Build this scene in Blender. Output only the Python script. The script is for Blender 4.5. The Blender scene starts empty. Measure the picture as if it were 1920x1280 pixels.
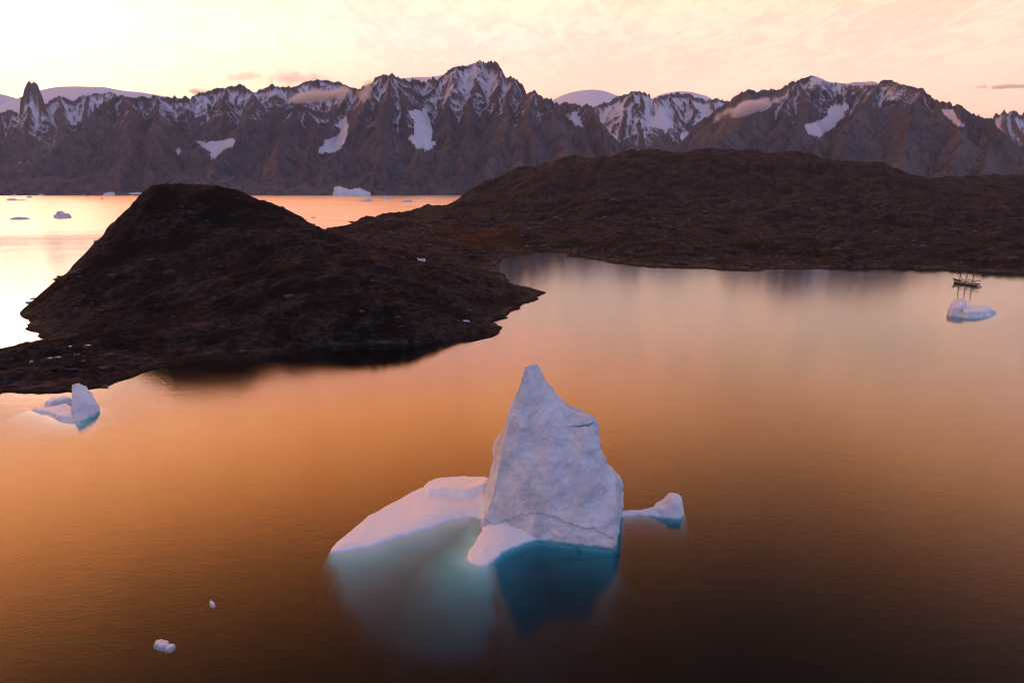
import bpy, math, random
import numpy as np
from mathutils import Vector

# ------------------------------------------------------------------ camera, sky, sun, exposure
scene = bpy.context.scene
COL = scene.collection
CAM_H = 100.0
PITCH = math.atan(300.0 / 1280.0)
cam_d = bpy.data.cameras.new("camera")
cam_d.sensor_width = 36.0
cam_d.lens = 24.0
cam_d.clip_start = 1.0
cam_d.clip_end = 200000.0
cam = bpy.data.objects.new("camera", cam_d)
cam.location = (0, 0, CAM_H)
cam.rotation_euler = (math.pi / 2 - PITCH, 0, 0)
COL.objects.link(cam)
scene.camera = cam

SUN_AZ = math.radians(-35.0)      # left of the view axis (+Y)
SUN_EL = math.radians(9.0)
SUN_DIR = Vector((math.sin(SUN_AZ) * math.cos(SUN_EL), math.cos(SUN_AZ) * math.cos(SUN_EL), math.sin(SUN_EL)))
sun_d = bpy.data.lights.new("sun", 'SUN')
sun_d.energy = 0.09
sun_d.angle = math.radians(10)
sun_d.color = (1.0, 0.66, 0.46)
sun = bpy.data.objects.new("sun", sun_d)
sun.rotation_euler = SUN_DIR.to_track_quat('Z', 'Y').to_euler()
sun.location = (-400, 500, 300)
COL.objects.link(sun)

scene.view_settings.view_transform = 'Standard'
scene.view_settings.look = 'None'
scene.view_settings.exposure = 0.0
scene.view_settings.gamma = 1.0
scene.view_settings.use_curve_mapping = False
scene.cycles.use_denoising = True
scene.cycles.max_bounces = 6
scene.cycles.diffuse_bounces = 2
scene.cycles.glossy_bounces = 3
scene.cycles.transparent_max_bounces = 12
scene.cycles.volume_bounces = 2
scene.cycles.pixel_filter_type = 'BLACKMAN_HARRIS'
scene.cycles.filter_width = 1.1
scene.cycles.sample_clamp_indirect = 6.0


class NT:
    """small helper for node trees"""
    def __init__(self, tree):
        self.t = tree
        self.n = tree.nodes
        self.l = tree.links

    def new(self, typ, **kw):
        n = self.n.new(typ)
        for k, v in kw.items():
            setattr(n, k, v)
        return n

    def set(self, sock, v):
        if isinstance(v, bpy.types.NodeSocket):
            self.l.new(v, sock)
        elif v is not None:
            if isinstance(v, (tuple, list)) and len(v) == 3 and sock.type == 'RGBA':
                v = (*v, 1)
            sock.default_value = v

    def m(self, op, a, b=None, c=None, clamp=False):
        n = self.new('ShaderNodeMath', operation=op, use_clamp=clamp)
        for i, v in enumerate((a, b, c)):
            if v is not None:
                self.set(n.inputs[i], v)
        return n.outputs[0]

    def vm(self, op, a, b=None, scale=None):
        n = self.new('ShaderNodeVectorMath', operation=op)
        self.set(n.inputs[0], a)
        if b is not None:
            self.set(n.inputs[1], b)
        if scale is not None:
            self.set(n.inputs['Scale'], scale)
        return n.outputs['Value'] if op in ('DOT_PRODUCT', 'LENGTH', 'DISTANCE') else n.outputs[0]

    def mix(self, fac, a, b, blend='MIX'):
        n = self.new('ShaderNodeMix', data_type='RGBA', blend_type=blend)
        self.set(n.inputs[0], fac)
        self.set(n.inputs[6], a)
        self.set(n.inputs[7], b)
        return n.outputs[2]

    def rng(self, v, a, b, c=0.0, d=1.0, smooth=True):
        n = self.new('ShaderNodeMapRange', interpolation_type='SMOOTHSTEP' if smooth else 'LINEAR')
        for i, x in enumerate((v, a, b, c, d)):
            self.set(n.inputs[i], x)
        return n.outputs[0]

    def noise(self, vec, scale, detail=4, rough=0.55, dist=0.0, out=0):
        n = self.new('ShaderNodeTexNoise')
        self.set(n.inputs['Vector'], vec)
        n.inputs['Scale'].default_value = scale
        n.inputs['Detail'].default_value = detail
        n.inputs['Roughness'].default_value = rough
        n.inputs['Distortion'].default_value = dist
        return n.outputs[out]

    def mapping(self, vec, scale=(1, 1, 1), rot=(0, 0, 0), loc=(0, 0, 0)):
        n = self.new('ShaderNodeMapping')
        self.set(n.inputs[0], vec)
        n.inputs['Location'].default_value = loc
        n.inputs['Rotation'].default_value = rot
        n.inputs['Scale'].default_value = scale
        return n.outputs[0]

    def ramp(self, v, stops, interp='LINEAR'):
        n = self.new('ShaderNodeValToRGB')
        n.color_ramp.interpolation = interp
        e = n.color_ramp.elements
        while len(e) < len(stops):
            e.new(0.5)
        for i, (p, c) in enumerate(stops):
            e[i].position = p
            e[i].color = (*c, 1)
        self.set(n.inputs[0], v)
        return n.outputs[0]

    def attr(self, name):
        n = self.new('ShaderNodeAttribute', attribute_name=name)
        return n.outputs['Fac']


def build_world():
    w = bpy.data.worlds.new("World")
    scene.world = w
    w.use_nodes = True
    k = NT(w.node_tree)
    k.n.clear()
    out = k.new('ShaderNodeOutputWorld')
    bg = k.new('ShaderNodeBackground')
    k.l.new(bg.outputs[0], out.inputs[0])
    tc = k.new('ShaderNodeTexCoord').outputs['Generated']
    d = k.vm('NORMALIZE', tc)
    sep = k.new('ShaderNodeSeparateXYZ')
    k.set(sep.inputs[0], d)
    x, y, z = sep.outputs
    zc = k.m('MAXIMUM', z, 0.0)
    # clear evening sky behind the cloud sheet
    sky = k.new('ShaderNodeTexSky', sky_type='NISHITA')
    sky.sun_disc = False
    sky.sun_elevation = SUN_EL
    sky.sun_rotation = SUN_AZ
    sky.altitude = 100
    sky.dust_density = 2.0
    # bright side (towards the low sun) and far side of the sky, by elevation
    front = k.ramp(zc, SKY_FRONT)
    back = k.ramp(zc, SKY_BACK)
    hl = k.m('SQRT', k.m('ADD', k.m('MULTIPLY', x, x), k.m('ADD', k.m('MULTIPLY', y, y), 1e-6)))
    ca = k.m('DIVIDE', k.m('ADD', k.m('MULTIPLY', x, math.sin(SUN_AZ)), k.m('MULTIPLY', y, math.cos(SUN_AZ))), hl)
    col = k.mix(k.rng(ca, -0.75, 0.45), back, front)
    col = k.mix(k.rng(ca, 0.52, 1.0), col, k.ramp(zc, SKY_SUNSIDE))
    # glow of the veiled sun
    cs = k.vm('DOT_PRODUCT', d, tuple(SUN_DIR))
    g1 = k.m('POWER', k.m('MAXIMUM', cs, 0.0), 5.0)
    g2 = k.m('POWER', k.m('MAXIMUM', cs, 0.0), 45.0)
    col = k.mix(1.0, col, k.mix(g1, (0, 0, 0), SKY_GLOW1), 'ADD')
    col = k.mix(1.0, col, k.mix(g2, (0, 0, 0), SKY_GLOW2), 'ADD')
    # altocumulus sheet: noise on a plane above the place
    den = k.m('ADD', zc, 0.10)
    comb = k.new('ShaderNodeCombineXYZ')
    k.set(comb.inputs[0], k.m('DIVIDE', x, den))
    k.set(comb.inputs[1], k.m('DIVIDE', y, den))
    p = comb.outputs[0]
    n1 = k.noise(k.mapping(p, (1.0, 0.45, 1), (0, 0, 0.35)), 11.0, 5, 0.62, 0.7)
    n2 = k.noise(k.mapping(p, (1.0, 0.5, 1), (0, 0, 0.7)), 1.3, 3, 0.5)
    cl = k.m('ADD', k.m('MULTIPLY', n1, 0.55), k.m('MULTIPLY', n2, 0.6))
    cf = k.rng(cl, 0.47, 0.66)
    fade = k.rng(zc, 0.06, 0.2)
    cf = k.m('MULTIPLY', cf, fade)
    tint = k.mix(k.rng(zc, 0.22, 0.30), CLOUD_TINT, (0.88, 0.82, 0.78))
    col = k.mix(cf, col, k.mix(1.0, col, tint, 'MULTIPLY'))
    # long grey-peach streak clouds low over the horizon
    st = k.noise(k.mapping(d, (2.2, 2.2, 42.0)), 1.0, 3, 0.5, 0.3)
    sf = k.m('MULTIPLY', k.rng(st, 0.62, 0.74), k.m('MULTIPLY', k.rng(zc, 0.085, 0.105), k.rng(zc, 0.135, 0.16, 1.0, 0.0)))
    col = k.mix(k.m('MULTIPLY', sf, 0.6), col, (0.72, 0.52, 0.42))
    nis = k.vm('SCALE', sky.outputs[0], scale=0.015)
    col = k.mix(1.0, col, nis, 'ADD')
    k.set(bg.inputs[0], col)
    bg.inputs[1].default_value = 1.0


SKY_SUNSIDE = [(0.0, (1.10, 0.72, 0.42)), (0.08, (1.14, 0.73, 0.47)), (0.19, (1.95, 1.00, 0.80)), (0.26, (2.80, 1.06, 0.70)), (0.33, (4.60, 1.62, 0.42)), (0.42, (4.50, 1.38, 0.27)),
               (0.51, (2.30, 0.78, 0.18)), (0.60, (0.95, 0.37, 0.15)), (0.72, (0.38, 0.21, 0.16)), (1.0, (0.28, 0.27, 0.36))]
SKY_FRONT = [(0.0, (1.20, 0.78, 0.52)), (0.10, (1.50, 0.91, 0.66)), (0.19, (1.75, 0.95, 0.68)), (0.25, (2.10, 1.00, 0.60)), (0.33, (2.35, 0.98, 0.40)), (0.42, (1.50, 0.60, 0.26)),
             (0.51, (0.62, 0.30, 0.18)), (0.60, (0.34, 0.20, 0.17)), (0.72, (0.22, 0.16, 0.17)), (1.0, (0.28, 0.27, 0.36))]
SKY_BACK = [(0.0, (0.48, 0.47, 0.74)), (0.15, (0.56, 0.60, 1.00)), (0.4, (0.46, 0.58, 1.12)), (1.0, (0.27, 0.31, 0.54))]
SKY_GLOW1 = (0.14, 0.10, 0.08)
SKY_GLOW2 = (0.20, 0.18, 0.15)
CLOUD_TINT = (0.66, 0.83, 0.86)
build_world()


# ------------------------------------------------------------------ helpers: projection, noise, meshes
CP, SP = math.cos(PITCH), math.sin(PITCH)


def ray(px, py):
    u = (px - 960.0) / 1280.0
    v = (640.0 - py) / 1280.0
    return u, CP + v * SP, -SP + v * CP


def gp(px, py, z=0.0):
    """ground point (x, y) under a photograph position, on level z"""
    dx, dy, dz = ray(px, py)
    t = (z - CAM_H) / dz
    return dx * t, dy * t


def wp(px, py, Y):
    """world point at distance Y"""
    dx, dy, dz = ray(px, py)
    t = Y / dy
    return dx * t, Y, CAM_H + dz * t


def to_px(x, y, z):
    yy = y * CP - (z - CAM_H) * SP
    vv = y * SP + (z - CAM_H) * CP
    return 960 + 1280 * x / yy, 640 - 1280 * vv / yy


_rs = np.random.RandomState(11)
_perm = _rs.permutation(256)
_perm = np.concatenate([_perm, _perm, _perm])
_ang = _rs.rand(256) * 2 * np.pi
_g2x, _g2y = np.cos(_ang), np.sin(_ang)
_v3 = _rs.randn(256, 3)
_v3 /= np.linalg.norm(_v3, axis=1)[:, None]


def perlin2(x, y, seed=0):
    xi = np.floor(x).astype(np.int64)
    yi = np.floor(y).astype(np.int64)
    xf, yf = x - xi, y - yi
    u = xf * xf * xf * (xf * (xf * 6 - 15) + 10)
    v = yf * yf * yf * (yf * (yf * 6 - 15) + 10)

    def g(ix, iy, fx, fy):
        h = _perm[(_perm[(ix + seed * 17) & 255] + iy + seed * 31) & 255]
        return _g2x[h] * fx + _g2y[h] * fy
    a = g(xi, yi, xf, yf)
    b = g(xi + 1, yi, xf - 1, yf)
    c = g(xi, yi + 1, xf, yf - 1)
    d = g(xi + 1, yi + 1, xf - 1, yf - 1)
    return ((a + u * (b - a)) * (1 - v) + (c + u * (d - c)) * v) * 1.5


def perlin3(p, seed=0):
    pi_ = np.floor(p).astype(np.int64)
    f = p - pi_
    w = f * f * f * (f * (f * 6 - 15) + 10)
    r = 0
    for i in (0, 1):
        for j in (0, 1):
            for k in (0, 1):
                h = _perm[(_perm[(_perm[(pi_[:, 0] + i + seed * 13) & 255] + pi_[:, 1] + j) & 255] + pi_[:, 2] + k) & 255]
                g = _v3[h]
                dot = g[:, 0] * (f[:, 0] - i) + g[:, 1] * (f[:, 1] - j) + g[:, 2] * (f[:, 2] - k)
                wt = (w[:, 0] if i else 1 - w[:, 0]) * (w[:, 1] if j else 1 - w[:, 1]) * (w[:, 2] if k else 1 - w[:, 2])
                r = r + wt * dot
    return r * 1.5


def fbm2(x, y, octv=5, seed=0, gain=0.5):
    r, a = 0, 1.0
    for o in range(octv):
        r = r + a * perlin2(x, y, seed + o)
        x, y, a = x * 2.03 + 5.2, y * 2.03 + 1.3, a * gain
    return r


def ridged2(x, y, octv=5, seed=0, gain=0.5):
    r, a, w = 0, 1.0, 1.0
    for o in range(octv):
        n = (1 - np.abs(perlin2(x, y, seed + o))) ** 2
        r = r + a * n * w
        w = np.clip(n * 1.6, 0, 1)
        x, y, a = x * 2.07 + 3.7, y * 2.07 + 9.1, a * gain
    return r


def fbm3(p, octv=4, seed=0, gain=0.5):
    r, a = 0, 1.0
    for o in range(octv):
        r = r + a * perlin3(p, seed + o)
        p, a = p * 2.03 + 3.1, a * gain
    return r


def ridged3(p, octv=4, seed=0, gain=0.5):
    r, a = 0, 1.0
    for o in range(octv):
        r = r + a * (1 - np.abs(perlin3(p, seed + o))) ** 2
        p, a = p * 2.03 + 3.1, a * gain
    return r


def sstep(a, b, x):
    t = np.clip((x - a) / (b - a), 0, 1)
    return t * t * (3 - 2 * t)


def poly_sd(x, y, poly):
    """signed distance to a polygon, positive inside"""
    P = np.asarray(poly, float)
    d2 = np.full(x.shape, 1e18)
    inside = np.zeros(x.shape, bool)
    n = len(P)
    for i in range(n):
        ax, ay = P[i]
        bx, by = P[(i + 1) % n]
        ex, ey = bx - ax, by - ay
        wx, wy = x - ax, y - ay
        t = np.clip((wx * ex + wy * ey) / (ex * ex + ey * ey + 1e-12), 0, 1)
        dx, dy = wx - ex * t, wy - ey * t
        d2 = np.minimum(d2, dx * dx + dy * dy)
        c = (ay > y) != (by > y)
        with np.errstate(divide='ignore', invalid='ignore'):
            xi = ax + (y - ay) / (by - ay + 1e-18) * ex
        inside ^= c & (x < xi)
    d = np.sqrt(d2)
    return np.where(inside, d, -d)


def mesh_obj(name, verts, quads, mat, parent=None, attrs=None, smooth=True, loc=None):
    me = bpy.data.meshes.new(name)
    v = np.ascontiguousarray(verts, dtype=np.float32)
    q = np.ascontiguousarray(quads, dtype=np.int32)
    me.vertices.add(len(v))
    me.vertices.foreach_set("co", v.ravel())
    k = q.shape[1]
    me.loops.add(q.size)
    me.loops.foreach_set("vertex_index", q.ravel())
    me.polygons.add(len(q))
    me.polygons.foreach_set("loop_start", np.arange(0, q.size, k, dtype=np.int32))
    me.polygons.foreach_set("loop_total", np.full(len(q), k, dtype=np.int32))
    me.update(calc_edges=True)
    me.validate()
    if smooth:
        me.polygons.foreach_set("use_smooth", np.ones(len(me.polygons), dtype=bool))
    for an, av in (attrs or {}).items():
        a = me.attributes.new(an, 'FLOAT', 'POINT')
        a.data.foreach_set("value", np.ascontiguousarray(av, dtype=np.float32).ravel())
    if mat:
        me.materials.append(mat)
    o = bpy.data.objects.new(name, me)
    COL.objects.link(o)
    if parent:
        o.parent = parent
    if loc is not None:
        o.location = loc
    return o


def grid_quads(ny, nx, keep=None):
    i = np.arange(ny * nx).reshape(ny, nx)
    q = np.stack([i[:-1, :-1], i[:-1, 1:], i[1:, 1:], i[1:, :-1]], -1)
    if keep is not None:
        kq = keep[:-1, :-1] | keep[:-1, 1:] | keep[1:, 1:] | keep[1:, :-1]
        q = q[kq]
    return q.reshape(-1, 4)


def compact(verts, quads, attrs):
    used = np.unique(quads)
    m = np.full(len(verts), -1)
    m[used] = np.arange(len(used))
    return verts[used], m[quads], {k: np.asarray(a).ravel()[used] for k, a in attrs.items()}


def grid_obj(name, X, Y, Z, mat, keep=None, attrs=None, parent=None, origin=None):
    ny, nx = Z.shape
    v = np.stack([X, Y, Z], -1).reshape(-1, 3)
    if origin is not None:
        v = v - np.asarray(origin)
    q = grid_quads(ny, nx, keep)
    v, q, at = compact(v, q, attrs or {})
    return mesh_obj(name, v, q, mat, parent, at, True, None)


def tag(o, label=None, cat=None, group=None, kind=None):
    if label:
        o["label"] = label
    if cat:
        o["category"] = cat
    if group:
        o["group"] = group
    if kind:
        o["kind"] = kind
    return o


def empty(name, loc):
    o = bpy.data.objects.new(name, None)
    o.location = loc
    o.empty_display_size = 1.0
    COL.objects.link(o)
    return o


def material(name):
    m = bpy.data.materials.new(name)
    m.use_nodes = True
    k = NT(m.node_tree)
    b = k.n.get('Principled BSDF')
    return m, k, b


# ------------------------------------------------------------------ materials of the setting
def mat_mountain():
    m, k, b = material("mountain_rock")
    pos = k.new('ShaderNodeNewGeometry').outputs['Position']
    n1 = k.noise(pos, 0.0022, 6, 0.6)
    n2 = k.noise(k.mapping(pos, (1, 1, 0.30)), 0.012, 8, 0.68, 0.8)
    n3 = k.noise(k.mapping(pos, (1, 1, 0.22)), 0.05, 6, 0.65)
    rock = k.mix(k.rng(n1, 0.38, 0.62), (0.064, 0.062, 0.078), (0.122, 0.100, 0.100))
    rock = k.mix(k.m('MULTIPLY', k.rng(n2, 0.46, 0.62), 0.85), rock, (0.028, 0.025, 0.030))
    rock = k.mix(k.m('MULTIPLY', k.rng(n3, 0.50, 0.68), 0.6), rock, (0.185, 0.152, 0.146))
    s = k.attr("snow")
    n4 = k.noise(k.mapping(pos, (1, 1, 0.55)), 0.030, 7, 0.75, 0.5)
    n5 = k.noise(k.mapping(pos, (1.0, 1.0, 0.30), (0.5, 0.3, 0)), 0.085, 4, 0.7)
    nn = k.m('ADD', k.m('MULTIPLY', k.m('SUBTRACT', n4, 0.5), 1.5), k.m('MULTIPLY', k.m('SUBTRACT', n5, 0.5), 0.9))
    f = k.rng(k.m('ADD', s, nn), 0.32, 0.78)
    snow = k.mix(n1, (0.72, 0.66, 0.69), (0.66, 0.61, 0.67))
    k.set(b.inputs['Base Color'], k.mix(f, rock, snow))
    b.inputs['Roughness'].default_value = 0.9
    b.inputs['Specular IOR Level'].default_value = 0.15
    bp = k.new('ShaderNodeBump')
    bp.inputs['Strength'].default_value = 0.8
    bp.inputs['Distance'].default_value = 26.0
    k.set(bp.inputs['Height'], k.m('MULTIPLY', n2, k.m('SUBTRACT', 1.0, k.m('MULTIPLY', f, 0.7))))
    k.set(b.inputs['Normal'], bp.outputs[0])
    return m


def mat_snowfield():
    m, k, b = material("glacier_snow")
    pos = k.new('ShaderNodeNewGeometry').outputs['Position']
    n1 = k.noise(pos, 0.004, 5, 0.6)
    k.set(b.inputs['Base Color'], k.mix(n1, (0.80, 0.76, 0.80), (0.68, 0.66, 0.74)))
    b.inputs['Roughness'].default_value = 0.9
    b.inputs['Specular IOR Level'].default_value = 0.1
    return m


def mat_heath():
    m, k, b = material("heath_and_rock")
    pos = k.new('ShaderNodeNewGeometry').outputs['Position']
    big = k.noise(pos, 0.012, 5, 0.6)
    mid = k.noise(k.mapping(pos, (1.0, 0.55, 1.6), (0, 0, 0.5)), 0.075, 9, 0.76, 0.8)
    fine = k.noise(k.mapping(pos, (0.7, 0.8, 1.5), (0, 0, 0.5)), 0.26, 9, 0.78)
    heath = k.mix(k.rng(big, 0.35, 0.65), (0.0090, 0.0048, 0.0046), (0.022, 0.0086, 0.0066))
    heath = k.mix(k.rng(fine, 0.36, 0.68), heath, (0.0055, 0.0042, 0.0044))
    vein = k.noise(k.mapping(pos, (0.35, 1.0, 2.2), (0.2, 0.1, 0.55)), 0.22, 7, 0.76, 1.0)
    rock = k.mix(k.rng(fine, 0.40, 0.64), (0.012, 0.010, 0.0105), (0.125, 0.090, 0.078))
    rk = k.attr("rock")
    f = k.m('ADD', k.m('ADD', k.m('MULTIPLY', mid, 0.75), k.m('MULTIPLY', vein, 0.75)), k.m('MULTIPLY', rk, 0.45))
    f = k.rng(f, 0.93, 1.10)
    c = k.mix(k.m('MULTIPLY', f, 0.6), heath, rock)
    gr = k.attr("grass")
    gf = k.rng(k.m('ADD', gr, k.m('MULTIPLY', k.m('SUBTRACT', mid, 0.5), 1.2)), 0.35, 0.7)
    c = k.mix(gf, c, k.mix(fine, (0.060, 0.022, 0.004), (0.025, 0.011, 0.004)))
    td = k.attr("tide")
    c = k.mix(k.m('MULTIPLY', td, k.rng(fine, 0.35, 0.6)), c, (0.13, 0.10, 0.085))
    wet = k.attr("wet")
    c = k.mix(wet, c, k.mix(1.0, c, (0.45, 0.42, 0.45), 'MULTIPLY'))
    k.set(b.inputs['Base Color'], c)
    b.inputs['Roughness'].default_value = 0.95
    b.inputs['Specular IOR Level'].default_value = 0.12
    bp = k.new('ShaderNodeBump')
    bp.inputs['Strength'].default_value = 1.0
    bp.inputs['Distance'].default_value = 4.0
    k.set(bp.inputs['Height'], k.m('ADD', k.m('MULTIPLY', mid, 1.5), k.m('MULTIPLY', fine, 0.7)))
    k.set(b.inputs['Normal'], bp.outputs[0])
    return m


def water_surface(k, body=True):
    geo = k.new('ShaderNodeNewGeometry')
    pos = geo.outputs['Position']
    sep = k.new('ShaderNodeSeparateXYZ')
    k.set(sep.inputs[0], pos)
    x, y, z = sep.outputs
    # wind ripples
    r1 = k.noise(k.mapping(pos, (0.55, 1.0, 1.0), (0, 0, 0.35)), 1.1, 4, 0.6, 0.4)
    r2 = k.noise(k.mapping(pos, (0.6, 1.0, 1.0), (0, 0, -0.2)), 0.22, 3, 0.5)
    hgt = k.m('ADD', k.m('MULTIPLY', r1, 0.11), k.m('MULTIPLY', r2, 0.13))
    bp = k.new('ShaderNodeBump')
    bp.inputs['Strength'].default_value = 1.0
    bp.inputs['Distance'].default_value = 0.21
    k.set(bp.inputs['Height'], hgt)
    # sheltered water is calmer than the open fjord; long slicks and cat's paws between
    sl = k.noise(k.mapping(pos, (0.25, 1.0, 1.0), (0, 0, 0.12)), 0.012, 4, 0.55, 0.6)
    fjord = k.rng(y, 900.0, 1700.0)
    west = k.m('MULTIPLY', k.rng(x, -120.0, -330.0), k.rng(y, 400.0, 800.0))
    openw = k.m('MAXIMUM', fjord, k.m('MULTIPLY', west, 0.45))
    rough = k.m('ADD', 0.06, k.m('MULTIPLY', openw, 0.25))
    rough = k.m('ADD', rough, k.m('MULTIPLY', k.m('SUBTRACT', sl, 0.5), k.m('ADD', 0.03, k.m('MULTIPLY', openw, 0.22))))
    rough = k.m('MAXIMUM', rough, 0.03)
    gl = k.new('ShaderNodeBsdfGlossy')
    gl.inputs['Color'].default_value = (1, 1, 1, 1)
    k.set(gl.inputs['Roughness'], rough)
    k.set(gl.inputs['Normal'], bp.outputs[0])
    cosn = k.m('ABSOLUTE', k.vm('DOT_PRODUCT', bp.outputs[0], geo.outputs['Incoming']))
    F = k.m('ADD', 0.012, k.m('MULTIPLY', 0.988, k.m('POWER', k.m('MAXIMUM', k.m('SUBTRACT', 1.0, cosn), 0.0), 4.5)), clamp=True)
    return gl, F


def mat_sea():
    m, k, b = material("fjord_water")
    k.n.remove(b)
    gl, F = water_surface(k)
    tr = k.new('ShaderNodeBsdfTransparent')
    mx = k.new('ShaderNodeMixShader')
    k.set(mx.inputs[0], F)
    k.l.new(tr.outputs[0], mx.inputs[1])
    k.l.new(gl.outputs[0], mx.inputs[2])
    out = k.n['Material Output']
    k.l.new(mx.outputs[0], out.inputs['Surface'])
    va = k.new('ShaderNodeVolumeAbsorption')
    va.inputs['Color'].default_value = (0.0, 0.755, 0.78, 1)
    va.inputs['Density'].default_value = 0.62
    k.l.new(va.outputs[0], out.inputs['Volume'])
    return m


def mat_plain(name, col, rough=0.7, spec=0.3, var=0.25, scale=1.0):
    m, k, b = material(name)
    pos = k.new('ShaderNodeTexCoord').outputs['Object']
    n = k.noise(pos, scale, 4, 0.6)
    dark = tuple(c * (1 - var) for c in col)
    k.set(b.inputs['Base Color'], k.mix(n, dark, col))
    b.inputs['Roughness'].default_value = rough
    b.inputs['Specular IOR Level'].default_value = spec
    return m


def mat_ice(name, scale=1.0):
    m, k, b = material(name)
    pos = k.new('ShaderNodeTexCoord').outputs['Object']
    n1 = k.noise(pos, 0.10 * scale, 6, 0.62, 0.5)
    n2 = k.noise(k.mapping(pos, (1, 1, 0.5), (0.4, 0.5, 0.2)), 0.45 * scale, 7, 0.68, 0.4)
    n3 = k.noise(pos, 2.2 * scale, 5, 0.7)
    c = k.mix(k.rng(n1, 0.36, 0.66), (0.50, 0.53, 0.59), (0.74, 0.76, 0.80))
    c = k.mix(k.m('MULTIPLY', k.rng(n2, 0.5, 0.78), 0.45), c, (0.47, 0.48, 0.52))
    vn = k.noise(k.mapping(pos, (0.6, 0.6, 1.2), (0.5, 0.35, 0)), 0.16 * scale, 5, 0.6, 1.4)
    crk = k.rng(k.m('ABSOLUTE', k.m('SUBTRACT', vn, 0.5)), 0.0, 0.014, 1.0, 0.0)
    c = k.mix(k.m('MULTIPLY', crk, 0.22), c, (0.38, 0.45, 0.52))
    sn = k.attr("snow")
    c = k.mix(sn, c, (0.86, 0.85, 0.86))
    bl = k.attr("blue")
    c = k.mix(bl, c, (0.03, 0.22, 0.30))
    k.set(b.inputs['Base Color'], c)
    k.set(b.inputs['Roughness'], k.rng(n3, 0.3, 0.7, 0.45, 0.7))
    b.inputs['Specular IOR Level'].default_value = 0.3
    bp = k.new('ShaderNodeBump')
    bp.inputs['Strength'].default_value = 0.9
    bp.inputs['Distance'].default_value = 0.35 / scale
    amt = k.m('SUBTRACT', 1.0, k.m('MULTIPLY', sn, 0.75))
    k.set(bp.inputs['Height'], k.m('MULTIPLY', amt, k.m('SUBTRACT', k.m('ADD', k.m('MULTIPLY', n2, 0.9), k.m('MULTIPLY', n3, 0.35)), k.m('MULTIPLY', crk, 0.15))))
    k.set(b.inputs['Normal'], bp.outputs[0])
    return m


M_MTN = mat_mountain()
M_SNOW = mat_snowfield()
M_HEATH = mat_heath()
M_SEA = mat_sea()
M_ICE = mat_ice("iceberg_ice")
M_ICE_FAR = mat_ice("distant_iceberg_ice", 0.25)
M_DEEP = mat_plain("deep_water_floor", (0.004, 0.008, 0.01), 1.0, 0.0)


# ------------------------------------------------------------------ the sea: one body of water, 55 m deep
def build_sea():
    X0, X1, Y0, Y1, B = -60000, 60000, -20000, 100000, -55

    def lines(lo, hi, near):
        g, st, p = [0.0], near, 0.0
        while p < max(hi, -lo):
            st = min(st * 1.09, 6000)
            p += st
            g.append(p)
        g = np.array(g)
        r = np.concatenate([-g[:0:-1], g])
        r = np.concatenate([[lo], r[(r > lo + 50) & (r < hi - 50)], [hi]])
        return r
    gx, gy = lines(X0, X1, 40.0), lines(Y0 - 600, Y1 - 600, 40.0) + 600
    X, Y = np.meshgrid(gx, gy)
    nx, ny = len(gx), len(gy)
    top = np.stack([X, Y, X * 0], -1).reshape(-1, 3)
    bot = top + np.array([0, 0, B])
    q = grid_quads(ny, nx)
    i = np.arange(nx * ny).reshape(ny, nx)
    n = nx * ny
    ed = []
    for e in (i[0, :], i[:, -1], i[-1, ::-1], i[::-1, 0]):
        ed.append(np.stack([e[:-1], e[:-1] + n, e[1:] + n, e[1:]], -1))
    o = mesh_obj("sea_water", np.concatenate([top, bot]), np.concatenate([q, q[:, ::-1] + n] + ed), M_SEA, smooth=False)
    tag(o, "still orange fjord water", kind="structure")
    o2 = mesh_obj("sea_floor", np.array([(X0 + 9, Y0 + 9, B + 2), (X1 - 9, Y0 + 9, B + 2), (X1 - 9, Y1 - 9, B + 2), (X0 + 9, Y1 - 9, B + 2)]),
                  np.array([(0, 1, 2, 3)]), M_DEEP, smooth=False)
    tag(o2, kind="structure")


build_sea()


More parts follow.
